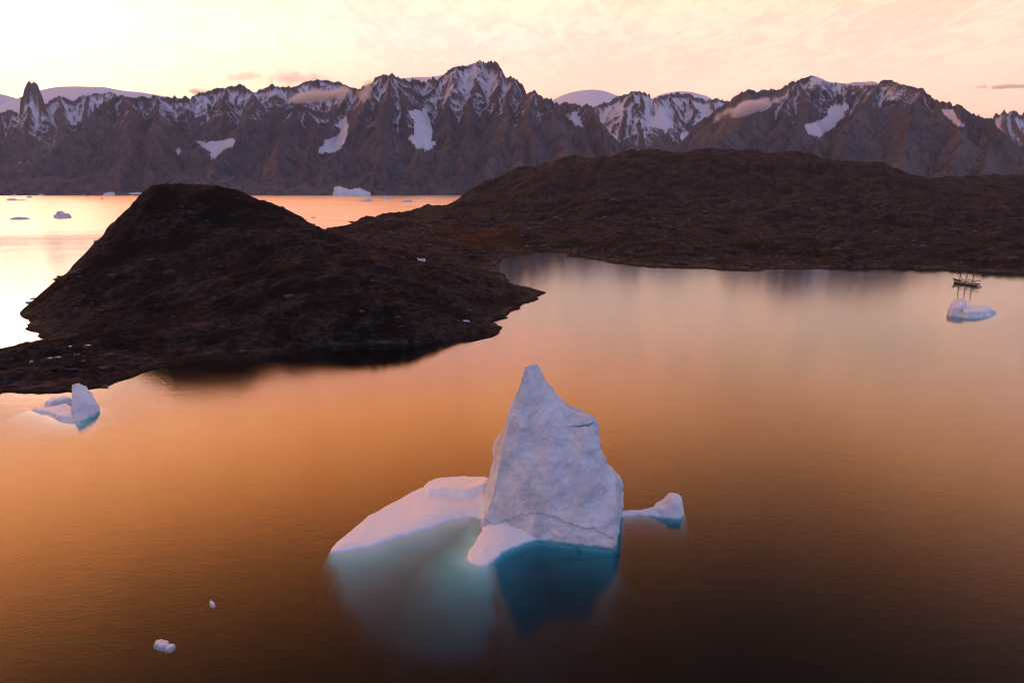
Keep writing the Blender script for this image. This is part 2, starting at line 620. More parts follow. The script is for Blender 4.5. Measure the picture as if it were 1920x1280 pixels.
# ------------------------------------------------------------------ mountains across the fjord
def ridge_terrain(X, Y, ridges, k=0.8, crest=90.0, crest_w=50.0, jag=26.0, flute=52.0, warp=55.0, seed=0):
    sh = X.shape
    x = (X + warp * fbm2(X / 420.0, Y / 420.0, 4, seed + 40)).ravel()
    y = (Y + warp * fbm2(X / 420.0 + 31, Y / 420.0 - 17, 4, seed + 50)).ravel()
    best = np.full(x.shape, -400.0)
    bs = np.zeros(x.shape)
    bd = np.full(x.shape, 1e4)
    for ri, rd in enumerate(ridges):
        opts = {}
        if isinstance(rd, dict):
            opts, rd = rd, rd['p']
        kk = opts.get('k', k)
        cr = opts.get('crest', crest)
        jg = opts.get('jag', jag)
        P = np.array([wp(a, b, c * 1000.0) for a, b, c in rd])
        s0 = ri * 5000.0
        for i in range(len(P) - 1):
            A, B = P[i], P[i + 1]
            e = B[:2] - A[:2]
            L = np.hypot(*e) + 1e-6
            t = np.clip(((x - A[0]) * e[0] + (y - A[1]) * e[1]) / (L * L), 0, 1)
            d = np.hypot(x - A[0] - e[0] * t, y - A[1] - e[1] * t)
            zc = A[2] + (B[2] - A[2]) * t
            s = s0 + t * L
            if jg > 0:
                zc = zc + jg * (perlin2(s / 55.0, s * 0 + ri * 3.3, seed) * 0.8 + np.abs(perlin2(s / 27.0, s * 0 + ri * 1.7, seed + 2)) * 0.8 - 0.2 + np.abs(perlin2(s / 140.0, s * 0 + 7.7 + ri, seed + 1)) * 1.2 - 0.35)
            h = zc - cr * (1 - np.exp(-d / crest_w)) - kk * d
            up = h > best
            best = np.where(up, h, best)
            bs = np.where(up, s, bs)
            bd = np.where(up, d, bd)
            s0 += L
    fl = ridged2(bs / 95.0, bd / 520.0, 3, seed + 5) - 0.9
    fl2 = ridged2(bs / 38.0, bd / 200.0, 2, seed + 9) - 0.8
    w = sstep(15, 160, bd)
    w = w * (0.25 + 1.3 * sstep(-0.35, 0.45, fbm2(x / 700.0, y / 700.0, 2, seed + 60)))
    best = best + w * (flute * fl + flute * 0.35 * fl2)
    return best.reshape(sh), bd.reshape(sh)


def finish_mountain(name, X, Y, Z, bd, glaciers=(), snow_line=640.0, snow_amt=1.0, caps=(), noise=30.0, seed=0, label=None, rough_amp=1.0):
    amp = sstep(5, 120, bd) * 0.8 + 0.2
    Z = Z + rough_amp * noise * amp * (ridged2(X / 210.0, Y / 210.0, 6, seed + 20, 0.55) - 1.0)
    step = X[0, 1] - X[0, 0]
    px, py = to_px(X, Y, Z)
    gl = np.zeros(Z.shape)
    for poly, y0, y1 in glaciers:
        sd = poly_sd(px + 3 * fbm2(X / 60.0, Y / 60.0, 3, 3), py + 3 * fbm2(X / 50.0 + 9, Y / 60.0, 3, 4), poly)
        msk = sstep(-2.5, 1.5, sd) * (Y > y0 * 1000) * (Y < y1 * 1000)
        gl = np.maximum(gl, msk)
    # the snow smooths what it fills
    Zs = Z.copy()
    for _ in range(14):
        Zs[1:-1, 1:-1] = (Zs[1:-1, 1:-1] * 2 + Zs[:-2, 1:-1] + Zs[2:, 1:-1] + Zs[1:-1, :-2] + Zs[1:-1, 2:]) / 6
    Z = Z * (1 - gl) + (Zs + 3) * gl
    gy, gx = np.gradient(Z, Y[1, 0] - Y[0, 0], step)
    slope = np.sqrt(gx * gx + gy * gy)
    conc = (Zs - Z) / 22.0
    nz = fbm2(X / 330.0, Y / 330.0, 4, seed + 33)
    alt = np.clip((Z - snow_line + 170 * nz) / 360.0, -1, 1.0)
    s = 0.46 * alt + 0.38 * np.clip(conc, -1, 1) + 0.26 * (1.30 - np.clip(slope, 0, 2.4)) + 0.27
    s = s * snow_amt
    s = np.where(alt < 0, s + alt * 1.2, s)
    s = np.clip(s, 0, 1)
    s = np.maximum(s, gl * 1.3)
    o = grid_obj(name, X, Y, Z, M_MTN, keep=Z > -8, attrs={"snow": s})
    tag(o, label, kind="structure")
    return o


def grid(x0, x1, y0, y1, sx, sy):
    return np.meshgrid(np.arange(x0, x1 + sx, sx), np.arange(y0, y1 + sy, sy))


def broad(rs, crest=55.0, k=0.90, jag=10.0):
    """rounded buttresses"""
    return [r if isinstance(r, dict) else {'p': r, 'crest': crest, 'k': k, 'jag': jag} for r in rs]


def main_massif():
    X, Y = grid(-5000, 1250, 4850, 8300, 9.0, 11.0)
    R = [
        # skyline crest, from the left shoulder over the summit to the right shoulder
        [(180, 203, 6.5), (210, 182, 6.9), (232, 178, 7.0), (262, 182, 7.2), (300, 181, 7.4), (345, 182, 7.4), (372, 175, 7.5), (400, 165, 7.6), (425, 163, 7.6),
         (455, 157, 7.6), (478, 170, 7.6), (497, 166, 7.6), (512, 156, 7.6), (530, 163, 7.7), (550, 163, 7.7)],
        {'p': [(550, 163, 7.7), (572, 153, 7.8), (600, 149, 7.9), (630, 152, 7.9), (655, 164, 7.8), (680, 165, 7.4), (697, 156, 7.0), (712, 141, 6.8)], 'jag': 10},
        [(712, 141, 6.8), (724, 138, 6.7), (738, 139, 6.7), (752, 147, 6.9), (772, 151, 7.3), (800, 150, 7.5), (835, 144, 7.3), (845, 130, 7.2)],
        {'p': [(845, 130, 7.2), (862, 122, 7.2), (880, 112, 7.25), (897, 107, 7.3), (912, 110, 7.25), (927, 113, 7.2), (937, 126, 7.1), (946, 141, 7.0)], 'jag': 6, 'crest': 150},
        [(946, 141, 7.0), (951, 150, 6.9), (958, 141, 6.9), (970, 148, 6.85), (980, 162, 6.8), (989, 178, 6.6), (1003, 170, 6.4), (1019, 182, 6.5), (1034, 192, 6.7),
         (1060, 192, 6.9), (1090, 193, 7.0), (1108, 200, 6.8), (1116, 222, 6.4), (1130, 255, 6.0), (1148, 297, 5.6), (1160, 340, 5.3)],
        # long left-hand spur down to the fjord
        [(180, 203, 6.5), (152, 238, 6.2), (118, 262, 5.95), (82, 295, 5.65), (40, 333, 5.35), (-10, 352, 5.2), (-120, 362, 5.05)],
        [(232, 178, 7.0), (240, 225, 6.3), (232, 280, 5.7), (228, 352, 5.12)],
        [(300, 181, 7.4), (292, 215, 6.7), (275, 265, 5.95), (282, 320, 5.4), (290, 360, 5.12)],
        [(425, 163, 7.6), (420, 200, 7.2), (405, 240, 6.75)],
        [(478, 170, 7.6), (470, 205, 7.1), (452, 235, 6.6)],
        # dark buttress left of centre
        [(600, 209, 6.55), (570, 199, 6.5), (547, 195, 6.45), (505, 220, 6.25), (470, 243, 6.05), (440, 268, 5.85), (405, 305, 5.5), (385, 345, 5.2)],
        [(547, 195, 6.45), (538, 245, 5.95), (520, 300, 5.5), (512, 356, 5.13)],
        [(570, 199, 6.5), (592, 245, 6.0), (586, 285, 5.7), (560, 330, 5.3), (552, 358, 5.12)],
        [(600, 209, 6.55), (625, 215, 6.7), (640, 195, 7.1), (655, 166, 7.7)],
        # pyramid left of the summit
        [(712, 141, 6.8), (690, 185, 6.4), (668, 225, 6.05), (645, 265, 5.75), (615, 310, 5.4), (598, 355, 5.14)],
        [(738, 139, 6.7), (722, 190, 6.2), (716, 240, 5.8), (700, 300, 5.4), (690, 358, 5.1)],
        [(738, 139, 6.7), (752, 185, 6.35), (770, 225, 6.1), (776, 262, 5.85), (784, 300, 5.5), (790, 358, 5.1)],
        # summit buttresses
        [(838, 143, 7.2), (812, 168, 7.0), (790, 192, 6.85), (772, 214, 6.75)],
        [(858, 124, 7.2), (846, 175, 6.75), (838, 225, 6.3), (836, 275, 5.85), (822, 320, 5.4), (815, 358, 5.12)],
        [(897, 107, 7.3), (892, 165, 6.8), (878, 225, 6.3), (872, 290, 5.7), (868, 335, 5.3), (862, 360, 5.1)],
        [(937, 126, 7.1), (930, 170, 6.75), (938, 205, 6.5)],
        [(958, 141, 6.9), (962, 185, 6.5), (948, 225, 6.15), (958, 232, 6.0), (935, 275, 5.7), (905, 325, 5.35), (890, 362, 5.1)],
        [(958, 232, 6.0), (978, 262, 5.75), (984, 310, 5.4), (975, 362, 5.1)],
        [(1003, 170, 6.4), (990, 215, 6.1), (1008, 265, 5.7), (1012, 320, 5.35), (1010, 362, 5.1)],
        [(1003, 170, 6.4), (1030, 205, 6.2), (1052, 240, 5.95), (1062, 300, 5.5), (1065, 362, 5.1)],
        [(1060, 192, 6.9), (1068, 215, 6.6), (1092, 245, 6.1), (1105, 300, 5.5), (1112, 355, 5.15)],
    ]
    R = R[:5] + broad(R[5:])
    Z, bd = ridge_terrain(X, Y, R, k=0.98, flute=46.0, seed=1)
    # scree apron up from the shore
    sh = 5060 + 60 * fbm2(X / 300.0, Y * 0, 3, 8)
    ap = np.minimum((Y - sh) * 0.34, 90 + (Y - sh) * 0.08)
    Z = np.where(ap > Z, ap, Z)
    Z = np.where(Y < sh, np.minimum(Z, (Y - sh) * 0.5), Z)
    G = [
        ([(366, 263), (385, 268), (400, 265), (440, 262), (437, 272), (420, 280), (404, 297), (396, 297), (395, 285), (380, 275)], 5.0, 7.0),
        ([(597, 285), (613, 262), (632, 258), (640, 243), (630, 236), (648, 220), (652, 240), (650, 255), (635, 280), (618, 288)], 5.0, 8),
        ([(766, 210), (802, 205), (805, 232), (810, 245), (808, 265), (818, 267), (805, 279), (782, 278), (767, 261), (778, 250), (776, 228)], 5.0, 8),
        ([(1060, 215), (1080, 212), (1090, 232), (1095, 238), (1075, 230)], 5, 8),
        ([(862, 120), (897, 100), (925, 112), (900, 112), (878, 120)], 6.5, 8.2),
        ([(330, 278), (337, 278), (338, 289), (333, 288)], 5.0, 8),
    ]
    finish_mountain("mountain", X, Y, Z, bd, G, seed=2, label="snow dusted rock massif rising from the far shore, behind the tabular iceberg")


def right_massif():
    X, Y = grid(1100, 6800, 4900, 8200, 9.0, 11.0)
    R = [
        [(1300, 232, 7.4), (1335, 208, 7.3), (1372, 188, 7.2), (1392, 174, 7.1), (1411, 165, 7.0), (1422, 169, 7.0), (1436, 163, 7.0), (1456, 166, 7.0), (1482, 158, 6.95),
         (1502, 150, 6.9)],
        {'p': [(1502, 150, 6.9), (1520, 140, 6.9), (1535, 138, 6.9), (1548, 146, 6.9), (1575, 146, 6.9), (1620, 148, 6.8), (1655, 149, 6.6), (1672, 150, 6.5), (1690, 155, 6.4),
               (1722, 165, 6.3)], 'jag': 5, 'crest': 60},
        [(1722, 165, 6.3), (1740, 178, 6.2), (1757, 190, 6.1), (1776, 188, 6.0), (1790, 198, 5.95), (1801, 196, 5.9), (1816, 210, 5.85), (1840, 220, 5.8), (1851, 218, 5.8),
         (1866, 238, 5.7), (1886, 268, 5.55), (1906, 298, 5.4), (1930, 325, 5.2)],
        [(1502, 152, 6.9), (1478, 180, 6.6), (1440, 206, 6.3), (1400, 230, 6.0), (1355, 258, 5.7), (1315, 284, 5.4), (1270, 330, 5.1)],
        [(1502, 158, 6.8), (1512, 200, 6.35), (1492, 235, 6.0), (1470, 285, 5.6), (1450, 350, 5.1)],
        [(1478, 180, 6.6), (1470, 230, 6.1), (1440, 280, 5.6)],
        [(1512, 200, 6.35), (1528, 222, 6.2)],
        [(1530, 258, 5.85), (1545, 290, 5.5), (1550, 350, 5.1)],
        [(1655, 149, 6.6), (1630, 178, 6.4), (1605, 215, 6.1), (1585, 250, 5.8), (1580, 300, 5.45), (1590, 350, 5.1)],
        [(1722, 165, 6.3), (1712, 215, 5.9), (1698, 270, 5.5), (1705, 350, 5.1)],
        [(1801, 196, 5.9), (1800, 245, 5.6), (1792, 300, 5.3), (1805, 350, 5.05)],
        [(1851, 218, 5.8), (1848, 265, 5.5), (1850, 320, 5.2), (1860, 355, 5.05)],
    ]
    R = R[:3] + broad(R[3:])
    Z, bd = ridge_terrain(X, Y, R, k=0.95, flute=46.0, seed=4)
    sh = 5040 + 60 * fbm2(X / 300.0, Y * 0, 3, 9)
    ap = np.minimum((Y - sh) * 0.42, 200 + (Y - sh) * 0.08)
    side = sstep(4400, 4050, X - (Y - 5200) * 0.3)
    ap = ap * side - 60 * (1 - side)
    Z = np.where(ap > Z, ap, Z)
    Z = np.where(Y < sh, np.minimum(Z, (Y - sh) * 0.5), Z)
    G = [
        ([(1592, 196), (1560, 200), (1552, 215), (1545, 225), (1508, 236), (1514, 250), (1535, 257), (1560, 242), (1580, 216)], 5.0, 7.2),
        ([(1766, 205), (1785, 208), (1800, 228), (1812, 238), (1795, 235), (1778, 222)], 5.0, 7.5),
        ([(1515, 151), (1530, 140), (1560, 139), (1660, 143), (1650, 156), (1610, 160), (1560, 153)], 6.3, 8.2),
    ]
    finish_mountain("mountain", X, Y, Z, bd, G, snow_line=690, seed=5, label="broad dark massif with a flat snow cap behind the long brown hill")


def middle_range():
    X, Y = grid(700, 4200, 7600, 10800, 13.0, 15.0)
    R = [
        [(1040, 215, 8.6), (1075, 200, 8.8), (1100, 205, 8.9), (1125, 198, 8.9), (1155, 181, 8.9), (1163, 178, 8.9), (1180, 170, 8.8), (1196, 171, 8.8), (1214, 172, 8.9), (1226, 186, 8.8),
         (1240, 178, 9.2), (1256, 175, 9.3), (1292, 174, 9.4), (1308, 181, 9.4), (1322, 186, 9.4), (1336, 184, 9.4), (1350, 183, 9.4), (1372, 190, 9.4), (1420, 192, 9.5)],
        [(1180, 170, 8.8), (1172, 215, 8.4), (1160, 255, 8.1), (1150, 300, 7.8)],
        [(1196, 171, 8.8), (1205, 215, 8.4), (1198, 255, 8.1), (1195, 300, 7.8)],
        [(1214, 172, 8.9), (1238, 205, 8.6), (1256, 240, 8.3), (1262, 290, 7.8)],
        [(1256, 175, 9.3), (1268, 215, 8.8), (1278, 245, 8.4)],
        [(1292, 174, 9.4), (1300, 205, 9.0), (1296, 235, 8.6)],
        [(1336, 184, 9.4), (1335, 215, 9.0), (1325, 250, 8.5), (1318, 285, 8.0)],
        [(1125, 198, 8.9), (1122, 235, 8.5), (1118, 285, 8.0)],
    ]
    Z, bd = ridge_terrain(X, Y, R, k=0.8, jag=26, seed=7)
    base = np.minimum(np.minimum((Y - 7800) * 0.3, 320), 320 - (Y - 9300) * 0.5)
    Z = np.maximum(Z, base)
    G = [
        ([(1214, 172), (1225, 190), (1245, 205), (1262, 235), (1250, 245), (1235, 240), (1216, 238), (1228, 222), (1230, 205)], 7.6, 9.5),
        ([(1308, 198), (1325, 200), (1338, 210), (1330, 225), (1316, 238), (1312, 225), (1318, 215)], 7.6, 10),
        ([(1273, 248), (1310, 252), (1322, 262), (1300, 278), (1282, 275)], 7.6, 10),
        ([(1140, 278), (1198, 284), (1190, 296), (1140, 300)], 7.6, 10),
        ([(1135, 235), (1145, 250), (1165, 265), (1150, 262)], 7.6, 10),
    ]
    finish_mountain("mountain", X, Y, Z, bd, G, snow_line=560, snow_amt=1.08, seed=8, label="jagged snow streaked range further back, between the two big massifs")


def left_range():
    X, Y = grid(-8400, -4800, 7900, 10300, 10.0, 12.0)
    R = [
        [(-260, 190, 9.3), (-120, 205, 9.2), (0, 212, 9.1), (14, 206, 9.1), (32, 208, 9.1)],
        {'p': [(38, 188, 9.1), (44, 165, 9.1), (54, 149, 9.1), (62, 150, 9.1), (70, 160, 9.1), (76, 184, 9.1)], 'k': 4.5, 'crest': 30, 'jag': 30},
        [(76, 200, 9.1), (92, 190, 9.3), (110, 180, 9.4), (135, 188, 9.4), (165, 170, 9.6), (200, 168, 9.7), (225, 180, 9.7), (260, 185, 9.7), (310, 190, 9.7)],
        [(54, 200, 9.0), (50, 245, 8.7), (46, 290, 8.4), (40, 330, 8.1)],
        [(110, 180, 9.4), (120, 215, 9.1), (112, 245, 8.8), (100, 290, 8.4), (100, 330, 8.1)],
        [(165, 170, 9.6), (160, 205, 9.3), (150, 240, 8.9)],
        [(0, 212, 9.1), (-2, 255, 8.7), (-10, 300, 8.3)],
        [(-120, 205, 9.2), (-115, 260, 8.7), (-120, 320, 8.2)],
    ]
    Z, bd = ridge_terrain(X, Y, R, k=0.85, jag=22, seed=10, warp=35)
    base = np.minimum(np.minimum((Y - 7900) * 0.25, 240), 240 - (Y - 9600) * 0.5)
    Z = np.maximum(Z, base)
    G = [([(36, 308), (58, 306), (55, 311), (35, 313)], 7.5, 9.5),
         ([(112, 170), (120, 160), (205, 160), (225, 172), (190, 172), (160, 178), (135, 178)], 8.5, 11)]
    finish_mountain("mountain", X, Y, Z, bd, G, snow_line=620, snow_amt=1.02, seed=11, label="distant range with a blunt rock spire at the left edge")


def right_range():
    X, Y = grid(5600, 9400, 8000, 10400, 16.0, 18.0)
    R = [
        [(1820, 235, 9.2), (1856, 222, 9.2), (1868, 212, 9.2), (1881, 205, 9.2), (1892, 210, 9.2), (1902, 204, 9.2), (1912, 211, 9.2), (1935, 205, 9.2), (1990, 220, 9.2), (2080, 215, 9.3)],
        [(1881, 205, 9.2), (1888, 240, 8.8), (1895, 290, 8.3)],
        [(1902, 204, 9.2), (1915, 250, 8.7), (1925, 300, 8.2)],
        [(1935, 205, 9.2), (1955, 260, 8.6), (1960, 320, 8.1)],
        [(1990, 220, 9.2), (2010, 290, 8.5)],
    ]
    Z, bd = ridge_terrain(X, Y, R, k=0.85, jag=26, seed=13)
    Z = np.maximum(Z, np.minimum((Y - 8100) * 0.25, 240))
    finish_mountain("mountain", X, Y, Z, bd, [], snow_line=480, snow_amt=1.05, seed=14, label="small pale jagged range at the right edge of the skyline")


def ice_cap(pts, label, k=0.20):
    P = np.array([wp(a, b, c * 1000.0) for a, b, c in pts])
    x0, x1 = P[:, 0].min() - 1500, P[:, 0].max() + 1500
    X, Y = grid(x0, x1, P[:, 1].min() - 2400, P[:, 1].max() + 1600, 40.0, 40.0)
    Zc = np.interp(X, P[:, 0], P[:, 2], left=P[0, 2], right=P[-1, 2])
    for _ in range(10):
        Zc[:, 1:-1] = (Zc[:, :-2] + Zc[:, 1:-1] * 2 + Zc[:, 2:]) / 4
    yc = np.interp(X, P[:, 0], P[:, 1])
    d = np.abs(Y - yc)
    out = np.maximum(np.maximum(x0 + 1500 - X, X - x1 + 1500), 0)
    Z = Zc - d * d / (d + 500.0) * k * 2 - out * 0.4 + 6 * fbm2(X / 400, Y / 400, 3, 5)
    o = grid_obj("ice_cap", X, Y, Z, M_SNOW)
    tag(o, label, kind="structure")


main_massif()
right_massif()
middle_range()
left_range()
right_range()
ice_cap([(-160, 182, 12), (-60, 176, 12), (0, 175, 12), (20, 181, 12), (40, 192, 12), (60, 202, 12)], "pale ice cap behind the rock spire")
ice_cap([(95, 172, 12.5), (115, 163, 12.5), (160, 163, 12.5), (200, 164, 12.5), (230, 171, 12.5), (270, 174, 12.5), (300, 180, 12.5), (340, 186, 12.5)], "long smooth ice cap over the left range")
ice_cap([(1030, 192, 12), (1050, 180, 12), (1080, 171, 12), (1110, 168, 12), (1135, 172, 12), (1160, 182, 12), (1190, 192, 12)], "rounded white ice cap right of the highest summit")
ice_cap([(1235, 180, 12), (1255, 173, 12), (1290, 172, 12), (1315, 180, 12)], "small snow dome over the middle range")
ice_cap([(740, 150, 10.5), (770, 146, 10.5), (810, 146, 10.5), (850, 139, 10.5)], "thin snow plateau left of the highest summit")


# ------------------------------------------------------------------ the brown islands in front
def rbf_surface(pts, vals, X, Y, smooth=1e-4):
    P = np.asarray(pts, float) / 500.0
    n = len(P)
    d = np.hypot(P[:, None, 0] - P[None, :, 0], P[:, None, 1] - P[None, :, 1])
    K = d + smooth * np.eye(n)                      # linear (biharmonic 3-D) kernel keeps it free of overshoot
    A = np.zeros((n + 3, n + 3))
    A[:n, :n] = K
    A[:n, n] = 1
    A[:n, n + 1:n + 3] = P
    A[n:, :n] = A[:n, n:].T
    w = np.linalg.solve(A, np.concatenate([vals, [0, 0, 0]]))
    x, y = X / 500.0, Y / 500.0
    Z = w[n] + w[n + 1] * x + w[n + 2] * y
    for i in range(n):
        Z = Z + w[i] * np.hypot(x - P[i, 0], y - P[i, 1])
    return Z


def build_island():
    # shoreline: visible parts come from where they stand, the far side is closed behind the hills
    shore_px = [(-160, 690), (-60, 665), (0, 655), (40, 644), (105, 640), (82, 633), (62, 622), (50, 610)]
    front = [(-200, 760), (-60, 742), (0, 736), (70, 739), (130, 731), (200, 726), (240, 711), (262, 700), (310, 688), (380, 680), (440, 672), (500, 668), (560, 660), (640, 652),
             (720, 648), (800, 643), (860, 641), (905, 637), (930, 632), (945, 624), (940, 615), (925, 608), (918, 604), (935, 598), (952, 594), (945, 592), (960, 584), (975, 578),
             (970, 572), (990, 566), (1012, 560), (1005, 556), (1022, 548), (1012, 543), (990, 539), (970, 537), (955, 534), (950, 524), (944, 514), (935, 508), (928, 498), (938, 490),
             (948, 482), (952, 480), (938, 476), (905, 474), (915, 472), (960, 474), (985, 472), (1015, 473), (1060, 474), (1065, 482), (1085, 482), (1120, 487), (1145, 493),
             (1180, 498), (1240, 502), (1300, 503), (1345, 505), (1400, 509), (1450, 505), (1520, 504), (1600, 504), (1700, 505), (1780, 507), (1850, 512), (1920, 515), (2060, 522), (2300, 545)]
    back_px = [(860, 358), (800, 386), (745, 402), (728, 402), (700, 408), (660, 418), (628, 430), (618, 432), (640, 434), (600, 436)]
    poly = [gp(a, b) for a, b in front]
    poly += [(1900, 700), (2500, 1300), (2900, 2200), (2900, 2900), (1500, 3200), (300, 3200), (-60, 2700), (-250, 2300)]
    poly += [gp(a, b) for a, b in [(745, 403), (728, 403), (700, 409), (660, 419), (628, 430), (612, 432), (632, 435), (600, 437)]]
    # rear shore of the dome, hidden from the front
    poly += [(-340, 1010), (-390, 900), (-430, 800), (-440, 735), gp(104, 518), gp(102, 524), gp(118, 527)]
    poly += [(-408, 610), (-395, 560), gp(40, 585), gp(48, 603), gp(50, 610), gp(62, 622), gp(82, 633), gp(105, 640), gp(40, 644), gp(0, 655), gp(-60, 665), gp(-160, 690), (-420, 370)]
    xs = np.concatenate([np.arange(-580, 500, 2.2), np.arange(500, 2950, 4.5)])
    ys = [285.0]
    while ys[-1] < 3250:
        ys.append(ys[-1] + max(1.5, (ys[-1] - 120) * 0.0075))
    X, Y = np.meshgrid(xs, np.array(ys))
    sd = poly_sd(X + 3.5 * fbm2(X / 22.0, Y / 30.0, 4, 60), Y + 5.0 * fbm2(X / 26.0 + 8, Y / 34.0, 4, 64), poly)
    # heights seen against the sky and water, each at its own distance
    C = []

    def c(px, py, dist):
        x, y, z = wp(px, py, dist)
        C.append((x, y, max(z, 0.5)))
    # dome skyline
    for a in [(58, 600, 495), (80, 570, 520), (105, 540, 545), (140, 500, 570), (170, 465, 585), (200, 427, 600), (225, 395, 610), (250, 368, 615), (275, 352, 620), (300, 345, 622), (330, 343, 622),
              (370, 345, 622), (410, 349, 625), (440, 358, 630), (470, 370, 640), (500, 382, 650), (525, 391, 640), (550, 402, 640), (575, 420, 640), (600, 437, 650), (640, 452, 680)]:
        c(*a)
    c(112, 516, 690)
    # behind the dome skyline
    for x, y, z in [(-330, 700, 50), (-270, 720, 66), (-200, 730, 36), (-150, 760, 24), (-300, 800, 28), (-200, 850, 25), (-380, 700, 22), (-250, 950, 12), (-130, 900, 18), (-60, 1000, 14), (0, 1150, 16),
                    (-400, 640, 14), (-200, 1200, 10), (-100, 1350, 12), (60, 1350, 20)]:
        C.append((x, y, z))
    # dome front face and the low apron before it
    for a in [(180, 530, 520), (300, 430, 585), (300, 500, 535), (300, 570, 475), (300, 620, 425), (420, 420, 595), (420, 500, 525), (420, 580, 450), (420, 630, 412), (520, 450, 545), (540, 530, 472), (540, 600, 426),
              (640, 500, 505), (640, 560, 452), (640, 610, 419), (760, 500, 545), (760, 550, 466), (760, 600, 432), (860, 500, 620), (860, 560, 490), (860, 600, 455), (180, 600, 455), (120, 610, 460),
              (200, 650, 395), (300, 655, 398), (100, 680, 362), (0, 700, 345), (700, 460, 800), (800, 460, 900), (880, 480, 860)]:
        c(*a)
    # long hill skyline
    for a in [(760, 398, 2180), (800, 384, 2290), (860, 357, 2450), (905, 338, 2530), (950, 324, 2580), (1020, 310, 2620), (1080, 303, 2640), (1130, 298, 2640), (1165, 290, 2640), (1200, 284, 2630),
              (1240, 283, 2620), (1300, 282, 2600), (1360, 282, 2580), (1420, 285, 2560), (1480, 291, 2540), (1540, 295, 2500), (1590, 298, 2460), (1630, 309, 2400), (1680, 330, 2300),
              (1735, 350, 2150), (1790, 362, 2000), (1860, 368, 1900), (1930, 372, 1850), (2060, 374, 1850)]:
        c(*a)
    for x, y, z in [(300, 3050, 110), (700, 3050, 130), (1200, 2950, 120), (1700, 2700, 90), (2200, 2450, 100), (2500, 2300, 100), (100, 2750, 60)]:
        C.append((x, y, z))
    # a further low hill shows behind at the right
    for a in [(1745, 345, 2700), (1800, 334, 2750), (1850, 331, 2750), (1920, 333, 2750), (2000, 335, 2750)]:
        c(*a)
    # rolling front slopes of the long hill
    ym = [505, 475, 455, 430, 410, 390, 375, 350, 330, 310]
    yd = [800, 930, 1090, 1290, 1500, 1720, 1890, 2090, 2240, 2400]
    for col, off in ((960, 130), (1080, 60), (1200, 0), (1330, 0), (1450, 0), (1560, -20), (1680, -40), (1800, -60), (1920, -70), (2060, -80)):
        for yy in (475, 455, 430, 410, 390, 375, 350, 330):
            top = np.interp(col, [950, 1130, 1300, 1590, 1680, 1735, 1860], [324, 298, 282, 298, 330, 350, 368])
            if yy > top + 18 and not (col == 960 and yy > 440):
                c(col, yy + 6 * math.sin(col * 0.05 + yy * 0.1), float(np.interp(yy, ym[::-1], yd[::-1])) + off)
    for p in poly[::2]:
        C.append((p[0], p[1], 0.0))
    C = np.array(C)
    Z = rbf_surface(C[:, :2], C[:, 2], X, Y)
    for _ in range(3):
        Z[1:-1, 1:-1] = (Z[1:-1, 1:-1] * 2 + Z[:-2, 1:-1] + Z[2:, 1:-1] + Z[1:-1, :-2] + Z[1:-1, 2:]) / 6
    Z = np.maximum(Z, 0.6 + np.clip(sd, 0, 30) * 0.07)
    ramp = sstep(0, 26, sd)
    # rock ribs and hollows, following the tilt of the strata
    ca, sa = math.cos(0.5), math.sin(0.5)
    U, V = X * ca + Y * sa, -X * sa + Y * ca
    far = sstep(700, 1300, Y)
    wu, wv = 14 * fbm2(X / 70.0, Y / 70.0, 3, 66), 14 * fbm2(X / 70.0 + 4, Y / 70.0, 3, 67)
    h = ramp * ((3.5 + 12 * far) * fbm2(U / (80.0 + 110 * far), V / (60.0 + 60 * far), 5, 70) + (1.6 + 1.2 * far) * (ridged2((U + wu) / 75.0, (V + wv) / 30.0, 5, 75, 0.6) - 1.0)
                + 0.9 * (ridged2((U + wu) / 24.0, (V + wv) / 8.0, 4, 80, 0.6) - 0.9))
    # tilted beds of rock: long steps with a steep outer edge
    for per, am, sd_ in ((23.0, 2.0, 92), (9.0, 0.9, 96)):
        tt = (V + 0.5 * Z) / per + 1.1 * fbm2(U / 120.0, V / 60.0, 4, sd_)
        fr_ = tt - np.floor(tt)
        saw = fr_ - sstep(0.80, 1.0, fr_)
        h = h + ramp * am * saw * sstep(-0.25, 0.35, fbm2(U / 70.0, V / 45.0, 3, sd_ + 2))
    h2 = sstep(0, 8, sd) * (0.5 * fbm2(X / 6.0, Y / 6.0, 3, 85) + 1.2 * (ridged2((X + 0.5 * wu) / 13.0, (Y + 0.5 * wv) / 8.0, 4, 88) - 0.9))
    Zi = np.minimum(Z, 0.25 + np.maximum(sd, 0) * 1.1) + h + h2
    Zi = np.maximum(Zi, 0.12 + 0.05 * np.clip(sd, 0, 5))
    Z = np.where(sd > 0, Zi, sd * 0.5)
    rock = np.clip(0.5 + 0.5 * fbm2(U / 45.0, V / 25.0, 4, 90) + 0.25 * sstep(40, 5, sd), 0, 1)
    px, py = to_px(X, Y, Z)
    gr = np.maximum(sstep(-8, 8, poly_sd(px, py, [(800, 432), (870, 420), (960, 428), (990, 445), (970, 466), (915, 470), (870, 462), (830, 458)])) * 0.7,
                    sstep(-6, 6, poly_sd(px, py, [(1240, 428), (1300, 425), (1340, 435), (1300, 440)])) * 0.6)
    gr = np.maximum(gr, sstep(-5, 6, poly_sd(px, py, [(880, 452), (950, 444), (975, 455), (965, 466), (915, 469)])))
    wet = sstep(1.6, 0.4, Z)
    o = grid_obj("island", X, Y, Z, M_HEATH, keep=Z > -3, attrs={"rock": rock, "grass": gr, "wet": wet, "tide": sstep(0.7, 1.2, Z) * sstep(3.2, 1.6, Z) * sstep(-0.3, 0.4, fbm2(X / 30.0, Y / 30.0, 3, 98))})
    tag(o, "dark heath covered islands with a rounded dome and a long low hill", kind="structure")
    return X, Y, Z


ISX, ISY, ISZ = build_island()


